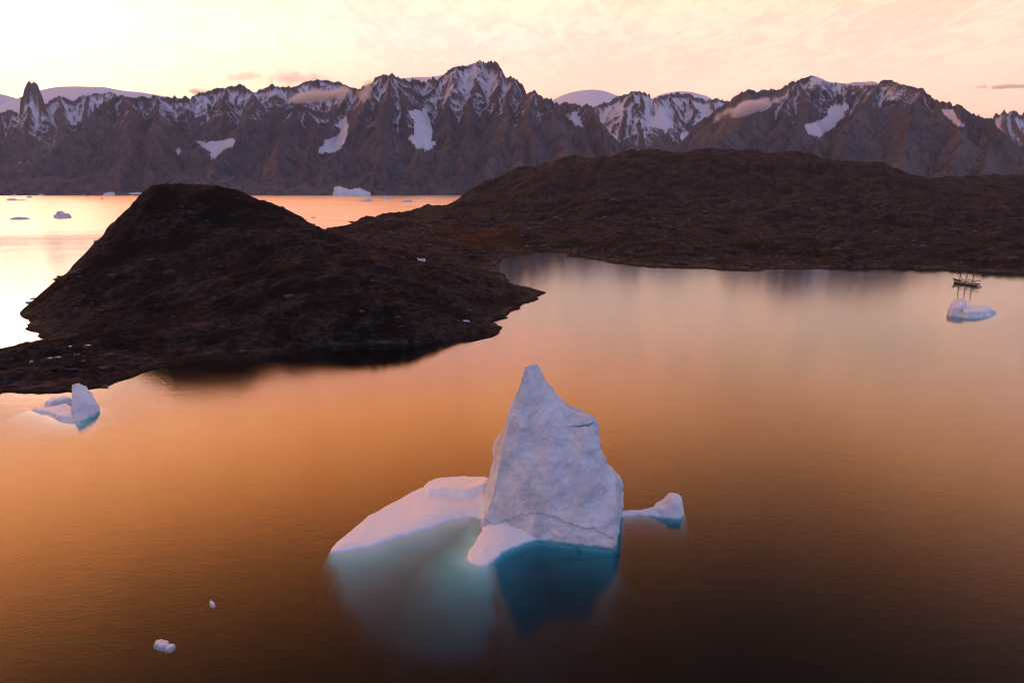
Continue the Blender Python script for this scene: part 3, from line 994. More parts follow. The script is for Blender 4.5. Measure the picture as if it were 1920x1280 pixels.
def island_z(x, y):
    j = np.clip(np.searchsorted(ISX[0], x), 1, ISX.shape[1] - 1)
    i = np.clip(np.searchsorted(ISY[:, 0], y), 1, ISY.shape[0] - 1)
    return float(max(ISZ[i, j], ISZ[i - 1, j], ISZ[i, j - 1], ISZ[i - 1, j - 1]))


def cast_island(px, py):
    """first point of the island along a line of sight"""
    dx, dy, dz = ray(px, py)
    for y in np.arange(290, 1600, 1.0):
        t = y / dy
        x, z = dx * t, CAM_H + dz * t
        if ISX[0, 0] < x < ISX[0, -1] and z <= island_z(x, y):
            return x, y, z
    return gp(px, py) + (0.0,)


# ------------------------------------------------------------------ loose rock and slabs lying on the islands
def build_boulders():
    rs = np.random.RandomState(5)
    t = (1 + 5 ** 0.5) / 2
    iv = np.array([(-1, t, 0), (1, t, 0), (-1, -t, 0), (1, -t, 0), (0, -1, t), (0, 1, t), (0, -1, -t), (0, 1, -t), (t, 0, -1), (t, 0, 1), (-t, 0, -1), (-t, 0, 1)], float)
    iv /= np.linalg.norm(iv[0])
    tri = np.array([(0, 11, 5), (0, 5, 1), (0, 1, 7), (0, 7, 10), (0, 10, 11), (1, 5, 9), (5, 11, 4), (11, 10, 2), (10, 7, 6), (7, 1, 8), (3, 9, 4), (3, 4, 2), (3, 2, 6), (3, 6, 8), (3, 8, 9), (4, 9, 5),
                    (2, 4, 11), (6, 2, 10), (8, 6, 7), (9, 8, 1)])
    N = 14000
    x = rs.uniform(-560, 1700, N)
    y = rs.uniform(300, 1, N) * 0 + 300 + 1500 * rs.rand(N) ** 1.6
    cl = fbm2(x / 45.0, y / 32.0, 4, 120)
    V, Q, n = [], [], 0
    for i in range(N):
        if n >= 3200:
            break
        z = island_z(x[i], y[i])
        near_shore = 0.3 < z < 2.2
        if z < 0.25 or (cl[i] < 0.16 and not (near_shore and rs.rand() < 0.6)):
            continue
        a = min(0.5 + rs.exponential(0.75), 3.2) * (1 + max(y[i] - 600, 0) / 900.0)
        a = min(a, 0.9) if z < 2.2 else a
        v = iv * (1 + 0.28 * rs.randn(12, 1)) * np.array([a * rs.uniform(1.1, 2.2), a, a * rs.uniform(0.3, 0.7)])
        th = 0.5 + 0.5 * rs.randn()
        tl = 0.35 * rs.randn()
        v = np.stack([v[:, 0], v[:, 1] * math.cos(tl) - v[:, 2] * math.sin(tl), v[:, 1] * math.sin(tl) + v[:, 2] * math.cos(tl)], 1)
        v = np.stack([v[:, 0] * math.cos(th) - v[:, 1] * math.sin(th), v[:, 0] * math.sin(th) + v[:, 1] * math.cos(th), v[:, 2]], 1)
        V.append(v + np.array([x[i], y[i], z - 0.15 * a]))
        Q.append(tri + 12 * n)
        n += 1
    m, k, b = material("bare_rock")
    pos = k.new('ShaderNodeNewGeometry').outputs['Position']
    nb = k.noise(pos, 0.08, 4, 0.6)
    nf = k.noise(pos, 1.2, 5, 0.7)
    c_ = k.mix(k.rng(nb, 0.35, 0.65), (0.030, 0.025, 0.024), (0.105, 0.085, 0.078))
    k.set(b.inputs['Base Color'], k.mix(k.m('MULTIPLY', k.rng(nf, 0.45, 0.7), 0.6), c_, (0.018, 0.015, 0.015)))
    b.inputs['Roughness'].default_value = 0.9
    b.inputs['Specular IOR Level'].default_value = 0.15
    o = mesh_obj("boulders", np.concatenate(V), np.concatenate(Q), m, smooth=False)
    tag(o, "loose rocks and slabs scattered over the islands", kind="stuff")


build_boulders()


# ------------------------------------------------------------------ icebergs
def berg_part(name, blocks, parent, org, step, under=(0.6, 10.0), noise=0.25, seed=0, mat=None, snowtop=1.0, margin=None, nscale=6.0):
    """height sheet of ice: each block is (polygon, top height, tilt x, tilt y, wall slope); runs on below the water"""
    pts = np.concatenate([np.array(b[0]) for b in blocks])
    usl, dep = under
    mg = margin if margin is not None else dep / usl + 2 * step
    X, Y = grid(pts[:, 0].min() - mg, pts[:, 0].max() + mg, pts[:, 1].min() - mg, pts[:, 1].max() + mg, step, step)
    wx = X + noise * 1.6 * fbm2(X / nscale, Y / nscale, 4, seed)
    wy = Y + noise * 1.6 * fbm2(X / nscale + 9, Y / nscale + 4, 4, seed + 5)
    Z = np.full(X.shape, -1e3)
    sdm = np.full(X.shape, -1e3)
    top = np.zeros(X.shape)
    for poly, zt, gx, gy, wall in blocks:
        sd = poly_sd(wx, wy, poly)
        cx, cy = np.mean(np.array(poly), 0)
        t = zt + gx * (X - cx) + gy * (Y - cy) + noise * fbm2(X / nscale * 1.3, Y / nscale * 1.3, 5, seed + 11)
        t = np.maximum(t, 0.15)
        w = np.maximum(sd, 0) * wall
        r = 0.35 * noise + 0.05
        h = -r * np.logaddexp(-w / r, -t / r)          # rounded edge between wall and top
        h = np.where(sd > 0, np.maximum(h + r * 0.2, 0.02), -1e3)
        top = np.where(h > Z, (t - h) < 0.25 * np.maximum(t, 0.5), top)
        Z = np.maximum(Z, h)
        sdm = np.maximum(sdm, sd)
    Z = np.where(sdm > 0, Z, np.maximum(sdm * usl, -dep) - np.maximum(-sdm - dep / usl, 0) * 3)
    v = {"snow": np.where(sdm > 0, top * snowtop, 0.6), "blue": np.zeros(X.shape)}
    return grid_obj(name, X, Y, Z, mat or M_ICE, keep=Z > -dep * 1.25 - 0.05, attrs=v, parent=parent, origin=(org[0], org[1], 0))


def G(*pts):
    return [gp(a, b) for a, b in pts]


def catmull(P, n):
    """P (rows, ...) -> n rows through all of them"""
    R = P.shape[0]
    t = np.linspace(0, R - 1, n)
    i = np.clip(t.astype(int), 0, R - 2)
    f = (t - i).reshape((-1,) + (1,) * (P.ndim - 1))
    p0, p1, p2, p3 = P[np.maximum(i - 1, 0)], P[i], P[i + 1], P[np.minimum(i + 2, R - 1)]
    s = 0.5 * ((2 * p1) + (-p0 + p2) * f + (2 * p0 - 5 * p1 + 4 * p2 - p3) * f ** 2 + (-p0 + 3 * p1 - 3 * p2 + p3) * f ** 3)
    lin = p1 + (p2 - p1) * f
    return 0.6 * s + 0.4 * lin


def main_iceberg():
    org = (10.0, 188.0)
    root = empty("iceberg", (org[0], org[1], 0))
    tag(root, "big shark fin iceberg with flat white shelf and turquoise underwater ice, foreground", "iceberg")
    rows = [
        # front-left edge, front middle, front-right edge, rear right, left rear (photo position, distance)
        [(985, 686, 196), (986, 686, 196), (987, 688, 196.2), (1007, 683, 200), (988, 690, 198)],
        [(982, 695, 195.5), (986, 694, 195.3), (993, 696, 195.8), (1013, 692, 200.6), (984, 700, 198.4)],
        [(975, 716, 194.2), (990, 716, 193.6), (1009, 712, 195.2), (1024, 708, 201.5), (976, 719, 199)],
        [(965, 748, 192.2), (996, 748, 191), (1030, 744, 193), (1046, 742, 203), (964, 750, 200.5)],
        [(958, 778, 190.3), (1006, 776, 188.6), (1060, 770, 190.8), (1072, 765, 203), (955, 782, 202)],
        [(956, 788, 189.8), (1010, 786, 187.8), (1090, 779, 189.6), (1098, 775, 200), (950, 792, 202.8)],
        [(954, 797, 189.2), (1015, 795, 187), (1108, 785, 188.6), (1113, 783, 198), (946, 802, 203.5)],
        [(951, 812, 188.4), (1016, 812, 186), (1114, 803, 187.4), (1118, 801, 198), (936, 820, 204.3)],
        [(946, 832, 187.4), (1018, 830, 184.8), (1117, 826, 186), (1122, 826, 198), (928, 838, 205)],
        [(938, 870, 186), (1020, 870, 182.2), (1132, 868, 183.5), (1138, 868, 198), (925, 868, 206)],
        [(927, 910, 185.5), (1024, 912, 180), (1152, 903, 181), (1162, 896, 197), (915, 905, 207.5)],
        [(918, 945, 185.6), (1026, 948, 178.6), (1154, 948, 178), (1165, 925, 196), (906, 925, 209)],
        [(911, 972, 185.8), (1022, 978, 177.4), (1150, 985, 175.6), (1166, 950, 194), (905, 938, 209)],
    ]
    V = np.array([[wp(*p) for p in r] for r in rows])
    bx = [gp(908, 990), gp(1012, 1009), gp(1147, 1026), gp(1166, 966), gp(902, 945)]
    base = np.array([[(a, b, 0.0) for a, b in bx]])
    c0 = base[0, :, :2].mean(0)

    def sc(f, z, dx=0, dy=0):
        r = base.copy()
        r[0, :, :2] = c0 + (r[0, :, :2] - c0) * f + (dx, dy)
        r[0, :, 2] = z
        return r
    V = np.concatenate([V, base, sc(1.02, -4, 0, -1), sc(0.98, -12, 0, -2), sc(0.7, -22, 0, 2)])
    # two hidden rear points per row
    zm = V[:, 3:5, 2].mean(1)
    wdt = np.clip((46 - zm) / 46, 0.03, 1.2)
    BR = np.stack([V[:, 3, 0] - 1 - 5 * wdt, np.maximum(V[:, 3, 1], V[:, 4, 1]) + 3 + 12 * wdt, zm], -1)
    BL = np.stack([V[:, 4, 0] + 1 + 5 * wdt, np.maximum(V[:, 3, 1], V[:, 4, 1]) + 2 + 9 * wdt, zm], -1)
    K = np.concatenate([V, BR[:, None], BL[:, None]], 1)          # FL FM FR RB LB BR BL
    FL, FM, FR, RB, LB, BR, BL = [K[:, i] for i in range(7)]
    NV = 300
    S = catmull(np.stack([FL, FM, FR, RB, BR, BL, LB], 1), NV)
    FL, FM, FR, RB, BR, BL, LB = [S[:, i] for i in range(7)]
    cols = []
    nf = 150
    for i in range(nf):                                            # broad front face
        t = i / nf
        a = FL * ((t - 0.5) * (t - 1) * 2) + FM * (-4 * t * (t - 1)) + FR * (t * (t - 0.5) * 2)
        lin = np.where(t < 0.5, FL + (FM - FL) * t * 2, FM + (FR - FM) * (t * 2 - 1))
        cols.append(0.6 * a + 0.4 * lin)
    for A, B, n in ((FR, RB, 60), (RB, BR, 35), (BR, BL, 50), (BL, LB, 35), (LB, FL, 55)):
        for i in range(n):
            cols.append(A + (B - A) * (i / n))
    P = np.stack(cols, 1)                                           # (NV, NC, 3)
    NC = P.shape[1]
    # normals for displacing
    du = np.roll(P, -1, 1) - np.roll(P, 1, 1)
    dv = np.gradient(P, axis=0)
    N = np.cross(dv, du)
    N /= np.linalg.norm(N, axis=2, keepdims=True) + 1e-9
    cen = P.mean(1, keepdims=True)
    sgn = np.sign(((P - cen) * N).sum(2).mean())
    N = N * sgn
    q = P.reshape(-1, 3)
    z = q[:, 2]
    amp = np.clip((47.5 - z) / 8.0, 0.12, 1.0)
    d = 0.85 * fbm3(q / 9.0, 4, 3) + 0.8 * (ridged3(q * np.array([1, 1, 0.6]) / 7.0, 4, 8) - 1.1) * 0.55 + 0.12 * fbm3(q / 1.4, 3, 14)
    gr = ridged3(q * np.array([0.55, 0.55, 0.16]) + 0.05 * q[:, 2:3], 3, 31)
    d = d + 0.14 * (gr - 1.1) + 0.35 * np.minimum(fbm3(q / 3.2, 3, 37), 0.05)
    d = d + 1.5 * (0.35 - np.abs(fbm3(q / np.array([15.0, 15.0, 20.0]) + 2.2, 2, 61)))
    # slab of harder ice along the foot: a ledge that steps back under an uneven line
    px, py = to_px(q[:, 0], q[:, 1], q[:, 2])
    line = np.interp(px, [900, 925, 960, 985, 1010, 1040, 1075, 1110, 1150, 1170], [960, 985, 972, 962, 962, 970, 985, 990, 1008, 1010]) + 5 * perlin2(px / 14.0, px * 0, 5)
    isfront = (np.tile(np.arange(NC), NV) < nf)
    under = sstep(-1.5, 1.5, py - line) * isfront
    d = d - 0.95 * under
    line2 = line + 14 + 6 * perlin2(px / 22.0, px * 0 + 4, 6)
    d = d + 0.5 * sstep(-1.5, 1.5, py - line2) * isfront
    # blue crack below the right shoulder
    cl = np.interp(px, [1030, 1050, 1075, 1090, 1100, 1112], [803, 801, 799, 799, 797, 794])
    crack = np.exp(-((py - cl + 2.0 * perlin2(px / 9.0, px * 0, 3)) / (0.7 + 0.8 * sstep(1070, 1095, px))) ** 2) * sstep(1045, 1085, px) * sstep(1116, 1108, px) * isfront
    d = d - 0.45 * crack
    cl2 = np.interp(px, [1040, 1110], [812, 806])
    q = q + N.reshape(-1, 3) * (d * amp)[:, None]
    idx = np.arange(NV * NC).reshape(NV, NC)
    nx = np.roll(idx, -1, 1)
    quads = np.stack([idx[:-1], nx[:-1], nx[1:], idx[1:]], -1).reshape(-1, 4)
    if sgn > 0:
        quads = quads[:, ::-1]
    top_c = q[idx[0]].mean(0) - np.array([0, 0, 0.9])
    q = np.concatenate([q, [top_c]])
    # close the summit with slim triangles given as quads' sibling mesh part
    tri = np.stack([idx[0], nx[0], np.full(NC, len(q) - 1), np.full(NC, len(q) - 1)], -1)
    snow = np.zeros(len(q))
    blue = np.concatenate([np.clip(crack * 1.1, 0, 1), [0]])
    me_q = quads
    me_q = np.concatenate([quads, np.stack([idx[0][0::2], nx[0][0::2], np.roll(idx[0][0::2], -1), np.full(len(idx[0][0::2]), len(q) - 1)], -1)[:, ::(1 if sgn > 0 else -1)]])
    o = mesh_obj("ice_tower", q - np.array([org[0], org[1], 0]), me_q, M_ICE, root, {"snow": snow, "blue": blue})
    o["label"] = "steep grey white ice fin with a thin blue crack"

    # flat shelf, foot and what lies under water: one sheet
    shelf = G((618, 1034), (632, 1016), (655, 996), (690, 968), (740, 941), (785, 917), (812, 908), (845, 904), (880, 905), (915, 906), (960, 920), (960, 1000), (922, 985), (905, 975),
              (895, 971), (875, 970), (850, 973), (828, 979), (805, 990), (780, 996), (750, 1004), (720, 1014), (685, 1026), (655, 1032))
    foot = G((905, 965), (960, 955), (1050, 960), (1060, 1006), (1035, 1009), (1010, 1010), (985, 1016), (958, 1026), (938, 1037), (925, 1049), (912, 1058), (897, 1060), (882, 1054), (875, 1045),
             (880, 1032), (893, 1014), (902, 996))
    blockp = G((790, 924), (800, 914), (830, 907), (870, 906), (912, 908), (930, 940), (905, 942), (870, 946), (835, 940), (800, 936))
    X, Y = grid(-66, 48, 114, 236, 0.30, 0.33)
    wx = X + 0.35 * fbm2(X / 5.0, Y / 5.0, 4, 21)
    wy = Y + 0.5 * fbm2(X / 5.0 + 7, Y / 5.0, 4, 26)
    s1, s2, s3 = poly_sd(wx, wy, shelf), poly_sd(wx, wy, foot), poly_sd(wx, wy, blockp)

    def dome(sd, top, w, edge=1.0):
        s = np.maximum(sd, 0)
        return np.where(sd > 0, np.minimum(s * edge, 0.35) + (top - 0.35) * (1 - np.exp(-s / w)), -1e3)
    rise = sstep(-40, -8, X)
    Z = dome(s1, 0.9 + 1.5 * rise, 3.5)
    Z = np.maximum(Z, dome(s2, 1.0, 5.0))
    bz = np.where(s3 > 0, Z.clip(0) + 2.1 * sstep(0, 1.2, s3) + 0.02 * (X + 20), -1e3)
    Z = np.maximum(Z, bz)
    # ice sweeping up to the foot of the tower
    tw = [tuple(p) for p in bx] + [tuple(BR[-60][:2]), tuple(BL[-60][:2])]
    tw = [bx[0], bx[1], bx[2], bx[3], (bx[3][0] - 6, 213), (bx[4][0] + 3, 216), bx[4]]
    st = poly_sd(X, Y, tw)
    sweep = 1.2 * np.exp(np.minimum(st, 0) / 2.4)
    land = np.maximum(s1, s2)
    Z = np.where(land > 0, Z + sweep * sstep(0, 7, land), Z)
    Z = np.where(land > 0, Z + 0.12 * fbm2(X / 3.0, Y / 3.0, 4, 31) * sstep(0, 2, land) + 0.22 * fbm2(X / 9.0, Y / 14.0, 2, 35) * sstep(0, 4, land), Z)
    # arm to the right
    # below water: a wide pale ledge in front-left, steep under the tower
    alls = np.maximum(np.maximum(s1, s2), st)
    led = G((612, 1034), (625, 1068), (650, 1108), (690, 1148), (750, 1180), (830, 1192), (905, 1180), (935, 1120), (925, 1040), (900, 960), (800, 930))
    sl = poly_sd(X + 1.0 * fbm2(X / 8, Y / 8, 3, 41), Y, led)
    d_out = np.maximum(-alls, 0)
    dl = np.maximum(-np.maximum(s1, s2), 0)
    ledge = -(0.35 + 0.21 * dl + 2.2 * np.log1p(np.exp(np.clip(-sl / 0.8, -50, 50))))
    ledge = np.where(sl > -12, ledge, -1e3)
    ledge = np.maximum(ledge, -d_out * 3)
    deep = -(2.6 * d_out + 0.02 * d_out ** 2)
    teal = G((905, 1050), (930, 1040), (980, 1012), (1060, 1005), (1147, 1026), (1158, 1060), (1125, 1125), (1065, 1185), (1005, 1240), (960, 1240), (935, 1150))
    s5 = poly_sd(X, Y, teal)
    tl = -np.where(s5 > -8, 2.4 + 0.26 * d_out + 1.2 * np.maximum(-s5, 0), 1e3)
    tl = np.maximum(tl, -d_out * 2.2)
    tl = np.where(s5 > -8, tl, -1e3)
    sub = np.maximum(np.maximum(deep, ledge), tl)
    sub = sub + 0.2 * fbm2(X / 7.0, Y / 7.0, 3, 45) * sstep(1, 5, d_out)
    sub = np.where(st > -4, np.minimum(sub, -1.0), sub)
    Z = np.where(land > 0, Z, np.where(st > 0, -3.0, np.minimum(sub, -0.02)))
    snow = np.where(land > 0, 1.0, 0.75)
    o = grid_obj("ice_shelf", X, Y, Z, M_ICE, keep=Z > -45, attrs={"snow": snow, "blue": np.zeros(X.shape)}, parent=root, origin=(org[0], org[1], 0))
    o["label"] = "smooth white shelf spreading into the water"

    # low arm with a raised knob on the right
    neck = G((1155, 966), (1168, 958), (1190, 958), (1214, 956), (1228, 952), (1250, 950), (1268, 951), (1280, 955), (1283, 962), (1276, 971), (1250, 969), (1215, 965), (1185, 965), (1165, 968))
    a, b = gp(1278, 962)
    X, Y = grid(26, 72, 186, 206, 0.16, 0.16)
    s = poly_sd(X + 0.25 * fbm2(X / 2.5, Y / 2.5, 4, 51), Y + 0.25 * fbm2(X / 2.5 + 5, Y / 2.5, 4, 55), neck)
    prof = np.interp(X, [gp(p, 965)[0] for p in (1150, 1170, 1212, 1220, 1235, 1248, 1254, 1260, 1272, 1279, 1290)],
                     [2.0, 0.8, 0.8, 1.8, 2.5, 3.6, 5.2, 6.3, 6.4, 5.6, 3.0])
    prof = prof * 0.85
    prof = prof * (0.75 + 0.25 * sstep(190.5, 194.5, Y)) + 0.25 * (ridged2(X / 2.2, Y / 4.0, 3, 57) - 0.9)
    Zs = np.minimum(prof, np.maximum(s, 0) * np.where(prof > 2, 5.0, 1.2))
    Z = np.where(s > 0, np.maximum(Zs, 0.03), s * 3.0)
    o = grid_obj("ice_arm", X, Y, Z, M_ICE, keep=Z > -30, attrs={"snow": np.where(s > 0, 0.55, 0.2), "blue": np.zeros(X.shape)}, parent=root, origin=(org[0], org[1], 0))
    o["label"] = "thin low ice arm ending in a raised knob"


main_iceberg()


def left_iceberg():
    org = gp(125, 780)
    root = empty("iceberg", (org[0], org[1], 0))
    tag(root, "white iceberg with a tilted block and flat plate, close to the dark shore", "iceberg")
    tow = G((143, 794), (165, 782), (186, 768), (184, 760), (160, 757), (140, 760), (134, 772))
    z0 = wp(145, 727, gp(143, 765)[1])[2]
    # tilted block: steep, highest at its left rear corner
    berg_part("ice_block", [(tow, z0 * 0.62, -0.58, 0.28, 4.2)], root, org, 0.17, (1.0, 12.0), 0.75, 61, snowtop=0.25, nscale=4.0)
    plate = G((58, 769), (68, 765), (92, 765), (112, 762), (128, 758), (142, 768), (146, 793), (128, 790), (107, 787), (95, 781), (86, 776), (72, 774))
    berg_part("ice_plate", [(plate, 1.3, 0.05, 0.0, 1.0)], root, org, 0.22, (0.28, 6.0), 0.25, 65, margin=9)
    slab = G((82, 761), (94, 753), (112, 752), (133, 751), (140, 756), (128, 756), (104, 759), (95, 763))
    berg_part("ice_slab", [(slab, 2.3, 0.02, 0.05, 2.2)], root, org, 0.2, (0.9, 6.0), 0.25, 69)


def right_iceberg():
    org = gp(1815, 592)
    root = empty("iceberg", (org[0], org[1], 0))
    tag(root, "small blue iceberg floating in front of the sailing ship", "iceberg")
    blk = G((1774, 587), (1780, 582), (1796, 580), (1812, 582), (1814, 588), (1800, 591), (1784, 591))
    zb = wp(1800, 562, gp(1800, 586)[1])[2]
    berg_part("ice_block", [(blk, zb * 0.74, 0.16, 0.05, 5.0)], root, org, 0.3, (0.9, 8.0), 0.8, 71, snowtop=0.5)
    low = G((1790, 590), (1800, 584), (1825, 580), (1850, 581), (1864, 584), (1869, 588), (1858, 592), (1840, 595), (1815, 595), (1798, 593))
    berg_part("ice_plate", [(low, 4.4, -0.03, 0.03, 0.95)], root, org, 0.3, (0.55, 7.0), 0.45, 73)


left_iceberg()
right_iceberg()


def small_floe(name, polys, tops, label, cat, step, mat=None, noise=0.15, wall=1.6, group=None, under=(0.8, 2.0), nscale=2.0, seed=0, tilt=(0, 0)):
    allp = np.concatenate([np.array(p) for p in polys])
    org = allp.mean(0)
    o = berg_part(name, [(p, t, tilt[0], tilt[1], wall) for p, t in zip(polys, tops)], None, org, step, under, noise, seed, mat, nscale=nscale, snowtop=0.6)
    o.location = (org[0], org[1], 0)
    tag(o, label, cat, group)
    return o


small_floe("ice_floe", [G((287, 1208), (292, 1202), (303, 1199), (316, 1202), (318, 1208), (312, 1213), (300, 1213)), G((309, 1215), (313, 1209), (322, 1206), (328, 1208), (324, 1213), (316, 1217))],
           [0.42, 0.3], "larger of two white ice lumps on dark water, lower left", "ice floe", 0.06, noise=0.14, nscale=0.8, seed=81, under=(9.0, 0.5))
small_floe("ice_floe", [G((393, 1128), (395, 1125), (399, 1127), (403, 1132), (400, 1135), (396, 1133))], [0.22],
           "tiny white ice lump on dark water, lower left", "ice floe", 0.04, noise=0.08, nscale=0.5, seed=83, under=(9.0, 0.3))


def far_berg(prof, base_py, depth_px, label, seed, tilt=0.0):
    """distant iceberg from its outline: prof = [(px, top py)...]; base_py the waterline"""
    pxs = [p[0] for p in prof]
    y0 = gp(np.mean(pxs), base_py)[1]
    y1 = y0 + depth_px
    xs = np.array([wp(p[0], base_py, y0)[0] for p in prof])
    zs = np.array([max(wp(p[0], p[1], y0 + depth_px * 0.35)[2], 1.0) for p in prof])
    w = xs[-1] - xs[0]
    st = w / 70.0
    X, Y = grid(xs[0] - w * 0.12, xs[-1] + w * 0.12, y0 - depth_px * 0.15, y1 + depth_px * 0.15, st, st * 1.2)
    cx, cy = (xs[0] + xs[-1]) / 2, (y0 + y1) / 2
    ex = (X - cx) / (w * 0.5) + 0.10 * fbm2(X / (w * .25), Y / (w * .25), 3, seed)
    ey = (Y - cy) / ((y1 - y0) * 0.5) + 0.10 * fbm2(X / (w * .25) + 5, Y / (w * .25), 3, seed + 2)
    r = (np.abs(ex) ** 3.2 + np.abs(ey) ** 2.6) ** (1 / 3.0)
    top = np.interp(X, xs, zs)
    hz = zs.max()
    top = top * (1 + 0.16 * fbm2(X / (w * .12), Y / (w * .2), 4, seed + 4)) + 0.05 * hz * (ridged2(X / (w * .1), Y / (w * .1), 3, seed + 6) - 0.9)
    Z = np.minimum(top, (1 - r) * w * 4.0)
    Z = np.where(r < 1, np.maximum(Z, 0.1), (1 - r) * w * 0.3)
    o = grid_obj("iceberg", X, Y, Z, M_ICE_FAR, keep=Z > -hz * 0.5, attrs={"snow": np.full(Z.shape, 0.35), "blue": np.zeros(Z.shape)}, origin=(cx, cy, 0))
    o.location = (cx, cy, 0)
    tag(o, label, "iceberg", "icebergs drifting far out in the fjord")


far_berg([(622, 353), (625, 351), (633, 350), (640, 354), (650, 357), (660, 355), (670, 354), (678, 357), (689, 361)], 367.5, 130, "long tabular iceberg under the far mountain wall, largest of the distant bergs", 101)
far_berg([(480, 363), (488, 360.5), (496, 359.5), (500, 360)], 364.6, 50, "low white iceberg by the far shore just right of the dome", 103)
far_berg([(529, 364), (532, 359.5), (536, 363.5)], 364.6, 25, "tiny pointed iceberg by the far shore, midway between dome and tabular berg", 105)
far_berg([(539, 363.2), (543, 362), (546, 363.4)], 365.0, 22, "tiny round iceberg beside the pointed one at the far shore", 107)
far_berg([(489, 374), (494, 373.2), (498, 374)], 375.0, 20, "tiny dark ice lump on the water just right of the dome", 109)
far_berg([(673, 376.5), (682, 375), (690, 373), (695, 374)], 378.3, 40, "low iceberg floating just below the right end of the tabular berg", 111)
far_berg([(719, 367), (723, 369), (729, 370), (735, 371.5)], 373.3, 35, "small iceberg with a raised left tip, right of the tabular berg", 113)
far_berg([(754, 377.5), (761, 375.5), (768, 375), (771, 377)], 379.3, 35, "low iceberg nearest the hill slope, right of the tabular berg", 115)
far_berg([(581, 408.5), (586, 406.8), (591, 408.5)], 409.3, 14, "tiny ice lump in the gap between dome and long hill", 117)
far_berg([(98, 406), (100, 403), (105, 402), (107, 397), (112, 396.5), (114, 401), (121, 400.5), (125, 402.5), (127, 406)], 409.0, 22, "stepped iceberg on the bright water left of the dome", 119)
far_berg([(16, 410), (24, 408), (32, 407), (42, 408), (50, 410)], 411.8, 18, "flat low iceberg at left, beside the stepped one", 121)
far_berg([(8, 375), (14, 373), (20, 372.5), (24, 375), (34, 374.5), (45, 375)], 376.3, 40, "wide flat floe near the left edge by the far shore", 123)
far_berg([(22, 366), (25, 364.5), (28, 366)], 367.3, 26, "tiny iceberg close to the far shore at the left edge", 125)
far_berg([(48, 370), (53, 367.5), (57, 370)], 370.9, 26, "small iceberg above the wide flat floe, by the far shore", 127)
far_berg([(71, 366), (75, 364), (79, 366)], 366.8, 30, "tiny iceberg at the far shore, second from the left edge", 129)
far_berg([(151, 367), (154, 365.5), (158, 367)], 367.8, 30, "tiny iceberg at the far shore, midway between left edge and dome", 131)
far_berg([(190, 366), (197, 362), (204, 360.5), (210, 363)], 367.0, 60, "white wedge shaped iceberg at the far shore, left of the dome", 133)
far_berg([(235, 363), (245, 362), (255, 361.5), (265, 362)], 366.4, 60, "flat white iceberg partly hidden by the dome's left slope", 135)
far_berg([(187, 373.4), (190, 372.3), (194, 373.4)], 374.5, 20, "tiny ice lump in front of the wedge shaped iceberg", 137)


# ------------------------------------------------------------------ sailing ship
def tube(p0, p1, r0, r1=None, n=8):
    r1 = r0 if r1 is None else r1
    p0, p1 = np.array(p0, float), np.array(p1, float)
    ax = p1 - p0
    ax /= np.linalg.norm(ax)
    up = np.array([0, 0, 1.0]) if abs(ax[2]) < 0.9 else np.array([1.0, 0, 0])
    a = np.cross(ax, up)
    a /= np.linalg.norm(a)
    b = np.cross(ax, a)
    v, q = [], []
    for p, r in ((p0, r0), (p1, r1)):
        for i in range(n):
            t = 2 * math.pi * i / n
            v.append(p + r * (a * math.cos(t) + b * math.sin(t)))
    for i in range(n):
        j = (i + 1) % n
        q.append((i, j, n + j, n + i))
    v += [p0, p1]
    for i in range(0, n, 2):
        q.append((2 * n, (i + 2) % n, i + 1, i))
        q.append((2 * n + 1, n + i, n + i + 1, n + (i + 2) % n))
    return np.array(v), np.array(q)


def join(parts):
    v, q, o = [], [], 0
    for a, b in parts:
        v.append(a)
        q.append(b + o)
        o += len(a)
    return np.concatenate(v), np.concatenate(q)


def boxm(x0, x1, y0, y1, z0, z1):
    v = np.array([(x0, y0, z0), (x1, y0, z0), (x1, y1, z0), (x0, y1, z0), (x0, y0, z1), (x1, y0, z1), (x1, y1, z1), (x0, y1, z1)], float)
    q = np.array([(3, 2, 1, 0), (4, 5, 6, 7), (0, 1, 5, 4), (1, 2, 6, 5), (2, 3, 7, 6), (3, 0, 4, 7)])
    return v, q


